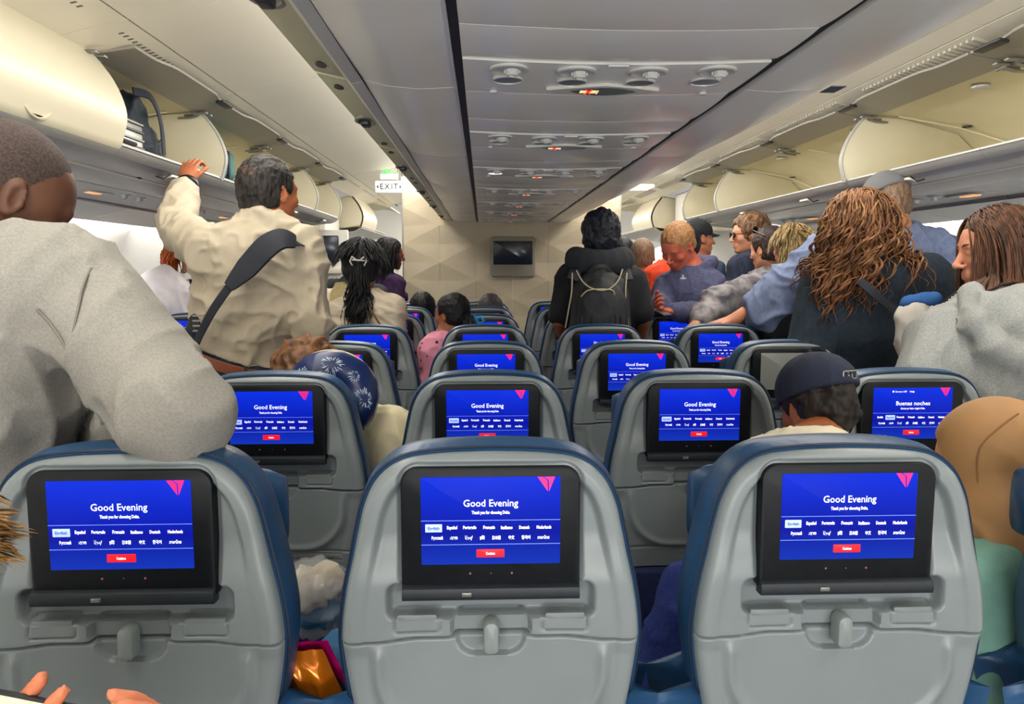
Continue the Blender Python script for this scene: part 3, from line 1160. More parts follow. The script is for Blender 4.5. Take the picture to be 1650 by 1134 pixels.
# monitor
mb = MB()
plate(mb, rrect(-0.1285, 0.1285, 0.9465, 1.1375, (0.012, 0.012, 0.024, 0.024)), -0.003, 0.02, 0.004)
mon = mb.obj('monitor', M_bezel, seat0)
mb = MB()
pl = [(-0.003, 0.966), (-0.010, 0.962), (-0.012, 0.952), (-0.010, 0.9455), (0.0, 0.944)]
rings = []
for x in (-0.1275, 0.1275):
    rings.append([(x, y - 0.002, z) for y, z in pl] + [(x, 0.01, 0.944), (x, 0.01, 0.966)])
mb.loft(rings)
mb.obj('ledge', M_ledge, mon)
mb = MB()
plate(mb, rrect(-0.042, -0.028, 0.9515, 0.9575, 0.001), -0.0155, -0.012, 0.0006)
mb.obj('usb_socket', M_metal, mon)
mb = MB()
for x in (-0.03, 0.0, 0.03):
    mb.lathe([(0.0016 if x else 0.0009, -0.0036), (0.0016 if x else 0.0009, -0.003)], (x, 0, 0.9815), 'y', 10)
mb.obj('sensor', mat('sensor_dim', '6a4a5a', 0.4, emit='b03a70', estr=0.35), mon)

SX0, SX1, SZ0, SZ1 = -0.0995, 0.0995, 0.9955, 1.1235
SW, SH = SX1 - SX0, SZ1 - SZ0


def screen_mat(name, a, b, c, st):
    m = bpy.data.materials.new(name)
    m.use_nodes = True
    nt = m.node_tree
    bs = nt.nodes['Principled BSDF']
    bs.inputs['Base Color'].default_value = (0.004, 0.006, 0.02, 1)
    bs.inputs['Roughness'].default_value = 0.35
    bs.inputs['Specular IOR Level'].default_value = 0.04
    tc = nt.nodes.new('ShaderNodeTexCoord')
    sp = nt.nodes.new('ShaderNodeSeparateXYZ')
    nt.links.new(tc.outputs['Generated'], sp.inputs[0])
    r = nt.nodes.new('ShaderNodeValToRGB')
    r.color_ramp.elements[0].position = 0.0
    r.color_ramp.elements[0].color = lin(c)
    r.color_ramp.elements[1].position = 1.0
    r.color_ramp.elements[1].color = lin(a)
    e = r.color_ramp.elements.new(0.36)
    e.color = lin(b)
    nt.links.new(sp.outputs['Z'], r.inputs[0])
    nt.links.new(r.outputs[0], bs.inputs['Emission Color'])
    bs.inputs['Emission Strength'].default_value = st
    return m


M_scr = screen_mat('lit_blue_screen', '0430ea', '0612a6', '1236bc', 0.97)
M_txt = mat('screen_white', 'ffffff', 0.5, emit='f4f6ff', estr=0.9)
M_line = mat('screen_rule', '6f8ae8', 0.5, emit='6f86e0', estr=0.8)
M_btn = mat('screen_red', 'ff1020', 0.5, emit='f00a18', estr=0.9)
M_pink = mat('screen_crimson', 'ff1464', 0.5, emit='f01060', estr=0.95)
M_hi = mat('screen_highlight', 'a9c0ff', 0.5, emit='a4baf8', estr=0.9)
M_hit = mat('screen_highlight_text', '3050d0', 0.5, emit='3a5ad8', estr=0.8)


def sp_(fx, fy, y=-0.0048):
    return (SX0 + fx * SW, y, SZ1 - fy * SH)


def screen_set(mon, spanish=False):
    mb = MB()
    plate(mb, rrect(SX0, SX1, SZ0, SZ1, 0.0015), -0.0042, 0.0, 0.0004)
    sc = mb.obj('screen', M_scr, mon)
    T = MB()

    def put(s, fx, fy, size, bold=0.0, fit=None):
        v, f = text_data(s, size, bold=bold)
        if not v:
            return
        xs = [p[0] for p in v]
        w_ = max(xs) - min(xs)
        k = fit * SW / w_ if fit and w_ > 0 else 1.0
        ky = k if not fit else 1.0
        cx, y, cz = sp_(fx, fy)
        ys = [p[1] for p in v]
        my = (max(ys) + min(ys)) / 2
        mx = (max(xs) + min(xs)) / 2
        T.add([(cx + (p[0] - mx) * k, y, cz + (p[1] - my) * ky) for p in v], f)
    if spanish:
        put('Buenas noches', 0.5, 0.30, 0.0145, 0.0001, 0.43)
        put('Gracias por haber elegido Delta.', 0.5, 0.405, 0.0062, 0.00012, 0.31)
        put('\u25cf Screen Off    Help', 0.37, 0.075, 0.006, 0.00005, 0.28)
        put('Volumen  \u2022', 0.12, 0.93, 0.006, 0.00012, 0.10)
    else:
        put('Good Evening', 0.5, 0.305, 0.0145, 0.0001, 0.392)
        put('Thank you for choosing Delta.', 0.5, 0.405, 0.0066, 0.00016, 0.275)
    lang = [('English', .092), ('Espa\u00f1ol', .222), ('Portugu\u00eas', .348), ('Fran\u00e7ais', .487), ('Italiano', .614), ('Deutsch', .74), ('Nederlands', .882)]
    for i, (s, fx) in enumerate(lang):
        if i == (1 if spanish else 0):
            continue
        put(s, fx, 0.575, 0.0066, 0.0002, {0: .07, 9: .1}.get(i, 0.0105 * len(s)))
    for s, fx, w_ in (('\u0420\u0443\u0441\u0441\u043a\u0438\u0439', .115, .08), ('\u05e2\u05d1\u05e8\u05d9\u05ea', .233, .055), ('\u0627\u0644\u0639\u0631\u0628\u064a\u0629', .342, .055), ('\u0939\u093f\u0902\u0926\u0940', .438, .036),
                      ('\u65e5\u672c\u8a9e', .54, .06), ('\u4e2d\u6587', .648, .042), ('\ud55c\uad6d\uc5b4', .752, .062), ('\u0e20\u0e32\u0e29\u0e32\u0e44\u0e17\u0e22', .878, .085)):
        put(s, fx, 0.69, 0.0062, 0.00014, w_)
    put('Continuar' if spanish else 'Continue', 0.496, 0.872, 0.0055, 0.00015, 0.065)
    mesh_obj('lettering', [(x, y - 0.0006, z) for x, y, z in T.v], T.f, M_txt, mon, smooth=False)
    L = MB()
    for fy in (0.492, 0.768):
        a, b = sp_(0.0, fy), sp_(1.0, fy)
        L.box(a[0], b[0], a[1] - 0.0002, a[1] + 0.0006, a[2] - 0.0003, a[2] + 0.0003)
    L.obj('rule_line', M_line, mon, smooth=False)
    a = sp_(0.496, 0.872)
    B = MB()
    plate(B, rrect(a[0] - 0.1 * SW, a[0] + 0.1 * SW, a[2] - 0.0058, a[2] + 0.0058, 0.0008), a[1] - 0.0002, a[1] + 0.0006, 0.0002)
    B.obj('continue_button', M_btn, mon)
    a = sp_(0.222 if spanish else 0.09, 0.577)
    B = MB()
    plate(B, rrect(a[0] - 0.06 * SW, a[0] + 0.06 * SW, a[2] - 0.0058, a[2] + 0.0058, 0.0008), a[1] - 0.0002, a[1] + 0.0006, 0.0002)
    hb = B.obj('language_highlight', M_hi, mon)
    v, f = text_data('Espa\u00f1ol' if spanish else 'English', 0.0062, bold=0.0002)
    mesh_obj('highlight_lettering', [(p[0] + a[0], a[1] - 0.0009, p[1] + a[2]) for p in v], f, M_hit, mon, smooth=False)
    E_ = MB()
    for tri in ([(.835, 0), (.872, 0), (.905, .045), (.908, .165)], [(.883, 0), (.960, 0), (.918, .165), (.916, .04)]):
        pts = [sp_(a_, b_, -0.0052) for a_, b_ in tri]
        E_.add(pts, [(0, 1, 2, 3)])
    E_.obj('emblem', M_pink, mon, smooth=False)
    return sc


screen_set(mon)
monE = mon
# variant monitors: one in Spanish, one asleep
monS = mon.copy()
COL.objects.link(monS)
monS.parent = seat0
for c in mon.children:
    if c.name.split('.')[0] in ('ledge', 'usb_socket', 'sensor'):
        d = c.copy()
        COL.objects.link(d)
        d.parent = monS
monB = monS.copy()
COL.objects.link(monB)
monB.parent = seat0
for c in list(monS.children):
    d = c.copy()
    COL.objects.link(d)
    d.parent = monB
screen_set(monS, True)
mb = MB()
plate(mb, rrect(SX0, SX1, SZ0, SZ1, 0.0015), -0.0042, 0.0, 0.0004)
mb.obj('screen', M_glass_off, monB)

COLX = [-0.77, -0.25, 0.27, 0.802]
CN = ['leftmost', 'second', 'third', 'rightmost']


def place_seat(x, y, label, group, variant=0):
    c = seat0.copy()
    COL.objects.link(c)
    c.location = (x, y, 0)
    tag(c, label, 'seat', group)
    for ch in list(seat0.children):
        if ch in (monE, monS, monB):
            if ch is not (monE, monS, monB)[variant]:
                continue
        copy_tree(ch, c)
    return c


seats = {}
for r in range(7):
    for c in range(4):
        v = 1 if (r, c) == (1, 3) else 2 if (r, c) == (2, 3) else 0
        lab = {0: 'grey and blue seat back with lit blue welcome screen, %s of the %s centre row',
               1: 'grey and blue seat back with Buenas noches screen, %s of the %s centre row',
               2: 'grey and blue seat back with blank grey screen, %s of the %s centre row'}[v] % (CN[c], ordinal(r))
        yy = 1.08 + 0.78 * r
        seats[(r, c)] = place_seat(COLX[c] + (0.03 if (r, c) == (0, 3) else 0), yy, lab, 'seats of the centre block', v)
for r in range(5):
    yy = 2.79 + 0.78 * r
    for c, x in enumerate((-2.38, -1.87)):
        place_seat(x, yy, 'grey and blue %s seat by the left windows, %s row counting forward' % (['window', 'aisle'][c], ['first', 'second', 'third', 'fourth', 'fifth'][r]),
                   'seats of the left window block')
    for c, x in enumerate((1.88, 2.39)):
        place_seat(x, yy, 'grey and blue %s seat by the right windows, %s row counting forward' % (['aisle', 'window'][c], ['first', 'second', 'third', 'fourth', 'fifth'][r]),
                   'seats of the right window block')


def kill(o):
    for ch in list(o.children):
        kill(ch)
    bpy.data.objects.remove(o)


kill(seat0)
# ------------------------------------------------------------------ soft shapes: one smooth surface from blended limbs
RNG = np.random.default_rng(7)
HT = RNG.random(4096).astype(np.float32)


def vnoise(p):
    i = np.floor(p).astype(np.int64)
    f = p - i
    f = f * f * (3 - 2 * f)
    def h(a, b, c):
        return HT[((i[:, 0] + a) * 73856093 ^ (i[:, 1] + b) * 19349663 ^ (i[:, 2] + c) * 83492791) & 4095]
    x00 = h(0, 0, 0) * (1 - f[:, 0]) + h(1, 0, 0) * f[:, 0]
    x10 = h(0, 1, 0) * (1 - f[:, 0]) + h(1, 1, 0) * f[:, 0]
    x01 = h(0, 0, 1) * (1 - f[:, 0]) + h(1, 0, 1) * f[:, 0]
    x11 = h(0, 1, 1) * (1 - f[:, 0]) + h(1, 1, 1) * f[:, 0]
    a = x00 * (1 - f[:, 1]) + x10 * f[:, 1]
    b = x01 * (1 - f[:, 1]) + x11 * f[:, 1]
    return a * (1 - f[:, 2]) + b * f[:, 2]


def ridged(p):
    return 1 - np.abs(2 * vnoise(p) - 1)


def V(*a):
    return np.array(a[0] if len(a) == 1 else a, dtype=np.float64)


def onto(b, P, lift=0.0):
    """move points onto the surface of a soft shape"""
    P = np.array(P, dtype=float)
    for _ in range(4):
        d0 = b.at(P)
        g = np.stack([b.at(P + V(*(0.002 if j == k else 0 for j in range(3)))) - d0 for k in range(3)], -1) / 0.002
        g /= np.linalg.norm(g, axis=1)[:, None] + 1e-9
        P = P - g * (d0 - lift)[:, None]
    return P


def unit(v):
    v = V(v)
    return v / (np.linalg.norm(v) + 1e-12)


class Soft:
    def __init__(s):
        s.p = []
        s.fine = []

    def cap(s, a, b, ra, rb=None, k=0.02, n=None, f=1.0, op='u'):
        s.p.append(('c', V(a), V(b), ra, ra if rb is None else rb, k, None if n is None else unit(n), f, op))
        return s

    def chain(s, pts, rs, k=0.02, n=None, f=1.0):
        for i in range(len(pts) - 1):
            s.cap(pts[i], pts[i + 1], rs[i], rs[i + 1], k, n, f)
        return s

    def ell(s, c, r, R=None, k=0.02, op='u'):
        s.p.append(('e', V(c), V(r), np.eye(3) if R is None else np.array(R), k, op))
        return s

    def plane(s, p, n, k=0.004):
        """cut away what lies on the side n points to"""
        s.p.append(('p', V(p), unit(n), k))
        return s

    def bounds(s):
        lo, hi = V(9e9, 9e9, 9e9), V(-9e9, -9e9, -9e9)
        for q in s.p:
            if q[0] == 'c' and q[8] == 'u':
                r = max(q[3], q[4])
                lo = np.minimum(lo, np.minimum(q[1], q[2]) - r)
                hi = np.maximum(hi, np.maximum(q[1], q[2]) + r)
            if q[0] == 'e' and q[5] == 'u':
                m = np.sqrt(((q[3] * q[2][None, :]) ** 2).sum(1))
                lo = np.minimum(lo, q[1] - m)
                hi = np.maximum(hi, q[1] + m)
        return lo, hi

    @staticmethod
    def dist(q, P):
        if q[0] == 'c':
            a, b, ra, rb, k, n, f, op = q[1:]
            ab = b - a
            w = P - a
            if n is not None:
                t = np.clip((w @ ab) / max(ab @ ab, 1e-9), 0, 1)
                dv = w - t[..., None] * ab
                c = dv @ n
                dv = dv + (c * (f - 1))[..., None] * n
                return np.sqrt((dv * dv).sum(-1)) - (ra + (rb - ra) * t)
            t = np.clip((w @ ab) / max(ab @ ab, 1e-9), 0, 1)
            dv = w - t[..., None] * ab
            return np.sqrt((dv * dv).sum(-1)) - (ra + (rb - ra) * t)
        c, r, R = q[1:4]
        w = (P - c) @ R  # columns of R are the axes
        k0 = np.sqrt(((w / r) ** 2).sum(-1))
        k1 = np.sqrt(((w / (r * r)) ** 2).sum(-1)) + 1e-9
        return k0 * (k0 - 1) / k1

    def comb(s, q, d, P):
        if q[0] == 'p':
            dd = (P - q[1]) @ q[2]
            k = q[3]
            h = np.clip(0.5 + 0.5 * (dd - d) / k, 0, 1)
            return d * (1 - h) + dd * h + k * h * (1 - h)
        k = q[5] if q[0] == 'c' else q[4]
        op = q[8] if q[0] == 'c' else q[5]
        x = s.dist(q, P)
        if op == 'u':
            h = np.clip(0.5 + 0.5 * (d - x) / k, 0, 1)
            return d * (1 - h) + x * h - k * h * (1 - h)
        h = np.clip(0.5 + 0.5 * (-x - d) / k, 0, 1)  # carve
        return d * (1 - h) - x * h + k * h * (1 - h)

    def at(s, P):
        d = np.full(P.shape[:-1], 5.0)
        for q in s.p:
            d = s.comb(q, d, P)
        return d

    def build(s, res, fine=None, disp=None, lo=None, hi=None):
        l, h = s.bounds()
        l, h = l - 3 * res, h + 3 * res
        if lo is not None:
            l = np.maximum(l, V(lo))
        if hi is not None:
            h = np.minimum(h, V(hi))
        ax = []
        for i in range(3):
            xs = list(np.arange(l[i], h[i] + res, res))
            for (a, b, r) in (fine or []):
                a_, b_ = max(a[i], l[i]), min(b[i], h[i])
                if b_ > a_:
                    xs = [x for x in xs if x < a_ - r * 0.6 or x > b_ + r * 0.6] + list(np.arange(a_, b_ + r * 0.5, r))
            xs = np.array(sorted(xs))
            keep = [0]
            mn = 0.45 * min([res] + [r for (_, _, r) in (fine or [])])
            for j in range(1, len(xs)):
                if xs[j] - xs[keep[-1]] > mn:
                    keep.append(j)
            ax.append(xs[keep])
        nx, ny, nz = map(len, ax)
        D = np.full((nx, ny, nz), 1.0, dtype=np.float32)
        for q in s.p:
            if q[0] == 'p':
                gx, gy, gz = np.meshgrid(*ax, indexing='ij', sparse=True)
                dd = ((gx - q[1][0]) * q[2][0] + (gy - q[1][1]) * q[2][1] + (gz - q[1][2]) * q[2][2]).astype(np.float32)
                k = q[3]
                hh = np.clip(0.5 + 0.5 * (dd - D) / k, 0, 1)
                D = D * (1 - hh) + dd * hh + k * hh * (1 - hh)
                continue
            if q[0] == 'c':
                r = max(q[3], q[4]) * max(1, 1)
                a, b = np.minimum(q[1], q[2]) - r, np.maximum(q[1], q[2]) + r
                m = q[5] + 3 * res
            else:
                mm = np.sqrt(((q[3] * q[2][None, :]) ** 2).sum(1))
                a, b = q[1] - mm, q[1] + mm
                m = q[4] + 3 * res
            sl = []
            for i in range(3):
                i0 = max(0, np.searchsorted(ax[i], a[i] - m) - 1)
                i1 = min(len(ax[i]), np.searchsorted(ax[i], b[i] + m) + 1)
                sl.append(slice(i0, i1))
            if any(t.stop - t.start < 1 for t in sl):
                continue
            P = np.stack(np.meshgrid(*[ax[i][sl[i]] for i in range(3)], indexing='ij'), -1)
            D[tuple(sl)] = s.comb(q, D[tuple(sl)], P)
        v, f = nets(D, ax)
        if disp is not None and len(v):
            n = vnormals(v, f)
            v = v + n * disp(v, n)[:, None]
        return v, f


def vnormals(v, f):
    a = v[f[:, 2]] - v[f[:, 0]]
    b = v[f[:, 3]] - v[f[:, 1]]
    fn = np.cross(a, b)
    n = np.zeros_like(v)
    for k in range(4):
        np.add.at(n, f[:, k], fn)
    return n / (np.linalg.norm(n, axis=1)[:, None] + 1e-12)


def nets(D, ax):
    S_ = D < 0
    # pad faces: nothing at the border
    c = [S_[i:D.shape[0] - 1 + i, j:D.shape[1] - 1 + j, k:D.shape[2] - 1 + k] for i in (0, 1) for j in (0, 1) for k in (0, 1)]
    any_ = np.logical_or.reduce(c)
    all_ = np.logical_and.reduce(c)
    act = any_ & ~all_
    I, J, K = np.nonzero(act)
    if len(I) == 0:
        return np.zeros((0, 3)), np.zeros((0, 4), int)
    corners = [(i, j, k) for i in (0, 1) for j in (0, 1) for k in (0, 1)]
    val = {q: D[I + q[0], J + q[1], K + q[2]].astype(np.float64) for q in corners}
    acc = np.zeros((len(I), 3))
    cnt = np.zeros(len(I))
    A = [ax[0], ax[1], ax[2]]
    pos = lambda q: np.stack([A[0][I + q[0]], A[1][J + q[1]], A[2][K + q[2]]], -1)
    for q in corners:
        for d in range(3):
            if q[d] == 0:
                r = tuple(q[e] + (1 if e == d else 0) for e in range(3))
                a, b = val[q], val[r]
                m = (a < 0) != (b < 0)
                t = np.where(m, a / np.where(m, a - b, 1), 0)
                p = pos(q) * (1 - t)[:, None] + pos(r) * t[:, None]
                acc += np.where(m[:, None], p, 0)
                cnt += m
    v = acc / cnt[:, None]
    ids = np.full(act.shape, -1, dtype=np.int64)
    ids[I, J, K] = np.arange(len(I))
    fs = []
    for d in range(3):
        e1, e2 = (d + 1) % 3, (d + 2) % 3
        sa = [slice(None)] * 3
        sb = [slice(None)] * 3
        sa[d] = slice(0, -1)
        sb[d] = slice(1, None)
        a, b = S_[tuple(sa)], S_[tuple(sb)]
        x = np.argwhere(a != b)
        ok = (x[:, e1] > 0) & (x[:, e2] > 0) & (x[:, e1] < D.shape[e1] - 1) & (x[:, e2] < D.shape[e2] - 1)
        x = x[ok]
        fl = a[tuple(x.T)]
        def cell(o1, o2):
            y = x.copy()
            y[:, e1] += o1
            y[:, e2] += o2
            return ids[tuple(y.T)]
        q = np.stack([cell(-1, -1), cell(0, -1), cell(0, 0), cell(-1, 0)], -1)
        q = np.where(fl[:, None], q, q[:, ::-1])
        fs.append(q)
    f = np.concatenate(fs)
    f = f[(f >= 0).all(1)]
    return v, f


def np_mesh(name, v, f, m, parent, base=(0, 0, 0)):
    me = bpy.data.meshes.new(name)
    v = (np.asarray(v) - V(base)).astype(np.float32)
    f = np.asarray(f, dtype=np.int32)
    me.vertices.add(len(v))
    me.vertices.foreach_set('co', v.ravel())
    w = f.shape[1]
    me.loops.add(f.size)
    me.loops.foreach_set('vertex_index', f.ravel())
    me.polygons.add(len(f))
    me.polygons.foreach_set('loop_start', np.arange(0, f.size, w, dtype=np.int32))
    me.polygons.foreach_set('loop_total', np.full(len(f), w, dtype=np.int32))
    me.polygons.foreach_set('use_smooth', np.ones(len(f), dtype=bool))
    me.update(calc_edges=True)
    me.validate()
    if m:
        me.materials.append(m)
    o = bpy.data.objects.new(name, me)
    COL.objects.link(o)
    o.parent = parent
    return o


def folds(amp, freq=14.0, ax=(1, 1, 0.45), seed=0.0, fine=0.0):
    sc = V(ax) * freq

    def fn(p, n):
        w = vnoise(p * 6 + seed)[:, None] * 1.2
        w2 = vnoise(p * 3 + seed * 2)[:, None] * V(1.5, -1.0, 1.2)
        rot = V(p) @ np.array([[1, 0.0, 0.35], [0, 1, 0.2], [-0.35, -0.2, 1]])
        d = (ridged(rot * sc + w + w2 + seed * 3.1) ** 3 - 0.3) * amp
        d = d + (ridged(p * sc * 2.1 + w * 1.5 + seed) ** 3 - 0.3) * amp * 0.45
        d = d + (vnoise(p * freq * 0.5 + seed) - 0.5) * amp * 0.8
        if fine:
            d = d + (vnoise(p * 160) - 0.5) * fine
        return d
    return fn


# ------------------------------------------------------------------ people
def rotm(yaw, pitch=0.0, roll=0.0):
    """columns: right, forward, up.  yaw 0 looks along +y, positive turns to the left (counter-clockwise)"""
    cy, sy = math.cos(yaw), math.sin(yaw)
    Rz = np.array([[cy, -sy, 0], [sy, cy, 0], [0, 0, 1]])
    cp, sp = math.cos(pitch), math.sin(pitch)
    Rx = np.array([[1, 0, 0], [0, cp, -sp], [0, sp, cp]])
    cr, sr = math.cos(roll), math.sin(roll)
    Ry = np.array([[cr, 0, sr], [0, 1, 0], [-sr, 0, cr]])
    return Rz @ Rx @ Ry


def head_prims(b, c, R, s=1.0, ears=True, fem=False, beard=False):
    T = lambda x, y, z: c + R @ (V(x, y, z) * s)
    E = lambda p, r, k, op='u', RR=None: b.ell(T(*p), V(r) * s, R if RR is None else R @ RR, k * s, op)
    E((0, -0.014, 0.032), (0.076, 0.096, 0.086), 0.01)
    E((0, 0.030, 0.010), (0.064, 0.062, 0.075), 0.03)
    E((0, 0.034, -0.045), (0.052 if fem else 0.057, 0.052, 0.058), 0.03)
    b.cap(T(-0.048, 0.0, -0.055), T(-0.016, 0.068, -0.092), 0.020 * s, 0.017 * s, 0.02 * s)
    b.cap(T(0.048, 0.0, -0.055), T(0.016, 0.068, -0.092), 0.020 * s, 0.017 * s, 0.02 * s)
    E((0, 0.074, -0.092), (0.019, 0.017, 0.015), 0.014)
    b.cap(T(-0.036, 0.078, 0.024), T(0.036, 0.078, 0.024), 0.0115 * s, None, 0.012 * s)
    for x in (-1, 1):
        E((x * 0.042, 0.066, -0.022), (0.020, 0.020, 0.017), 0.02)
        b.ell(T(x * 0.031, 0.102, 0.004), V(0.016, 0.014, 0.0125) * s, R, 0.010 * s, 's')
        E((x * 0.031, 0.078, 0.003), (0.0145, 0.0125, 0.0125), 0.003)
        b.cap(T(x * 0.019, 0.088, 0.008), T(x * 0.043, 0.081, 0.007), 0.0045 * s, None, 0.004 * s)
    b.cap(T(0, 0.088, 0.012), T(0, 0.112, -0.026), 0.0075 * s, 0.0095 * s, 0.010 * s)
    E((0, 0.114, -0.030), (0.0105, 0.0095, 0.0085), 0.006)
    for x in (-1, 1):
        E((x * 0.012, 0.101, -0.034), (0.0075, 0.009, 0.0065), 0.005)
    E((0, 0.078, -0.062), (0.028, 0.020, 0.020), 0.012)
    b.cap(T(-0.018, 0.090, -0.0565), T(0.018, 0.090, -0.0565), 0.0058 * s, None, 0.004 * s)
    b.cap(T(-0.016, 0.090, -0.0685), T(0.016, 0.090, -0.0685), 0.0068 * s, None, 0.004 * s)
    if beard:
        pass
    if ears:
        for x in (-1, 1):
            tl = rotm(x * -0.35, 0.18, 0)
            E((x * 0.079, -0.006, -0.004), (0.008, 0.019, 0.032), 0.006, 'u', tl)
            E((x * 0.0875, 0.0, -0.002), (0.0065, 0.011, 0.019), 0.004, 's', tl)
            E((x * 0.076, 0.010, -0.010), (0.006, 0.007, 0.008), 0.004)


def hand_prims(b, w, d, nrm, side, curl=0.5, s=1.0, spread=0.06, thumb=0.6):
    """w wrist, d finger direction, nrm direction the palm faces, side +1/-1 picks the thumb side"""
    d = unit(d)
    nrm = unit(V(nrm) - d * (V(nrm) @ d))
    ac = np.cross(d, nrm) * side  # towards the thumb
    w = V(w)
    pc = w + d * 0.048 * s
    b.ell(pc, V(0.040, 0.050, 0.0145) * s, np.stack([ac, d, nrm], 1), 0.012 * s)
    b.cap(w - d * 0.02 * s, w + d * 0.03 * s, 0.026 * s, 0.026 * s, 0.02 * s, nrm, 1.35)
    L = [(0.040, 0.024, 0.019), (0.044, 0.028, 0.021), (0.041, 0.026, 0.020), (0.031, 0.019, 0.017)]
    for i in range(4):
        off = (1.5 - i) * 0.0195 * s
        p = w + d * (0.086 - abs(i - 1.2) * 0.004) * s + ac * off
        a = 0.0
        dirs = unit(d + ac * (1.5 - i) * spread)
        st = p - dirs * 0.02 * s
        rr = 0.0088 if i < 3 else 0.0076
        b.cap(st, p, rr * s, rr * s, 0.006 * s)
        for j in range(3):
            a += curl * (0.75, 0.95, 0.6)[j]
            dd = unit(dirs * math.cos(a) + nrm * math.sin(a))
            q = p + dd * L[i][j] * s
            b.cap(p, q, (rr - 0.0006 * j) * s, (rr - 0.0006 * (j + 1)) * s, 0.003 * s)
            p = q
    p = w + d * 0.022 * s + ac * 0.026 * s
    for j, ln in enumerate((0.036, 0.030, 0.024)):
        a = thumb * (0.2 + 0.35 * j)
        dd = unit(d * math.cos(0.65 - 0.1 * j) + ac * math.sin(0.65) * (1 - 0.35 * j) + nrm * math.sin(a) * 0.9)
        q = p + dd * ln * s
        b.cap(p, q, (0.0125, 0.0098, 0.0088)[j] * s, (0.0098, 0.0088, 0.0075)[j] * s, 0.004 * s)
        p = q


def grow(b, d):
    """the same shape a little larger, for cloth over skin"""
    o = Soft()
    for q in b.p:
        if q[0] == 'c':
            o.p.append(('c', q[1], q[2], q[3] + d, q[4] + d) + q[5:])
        elif q[0] == 'e':
            o.p.append(('e', q[1], q[2] + d) + q[3:])
        else:
            o.p.append(q)
    return o


def skin(name, a, b=None):
    return mat('skin_' + name, a, 0.5, col2=b, vscale=14, bump=0.12, bscale=260, spec=0.4)


def hairmat(name, a, b, sc=90, st=(1, 1, 0.25)):
    return mat('hair_' + name, a, 0.55, spec=0.3, col2=b, vscale=sc, bump=0.5, bscale=sc * 2.5, stretch=st)


def cloth(name, a, b=None, sc=300, bump=0.35, rough=0.9, var=0.06, bs=None):
    return mat('cloth_' + name, a, rough, var=var, col2=b, vscale=sc, bump=bump, bscale=bs or 600, sheen=0.0)


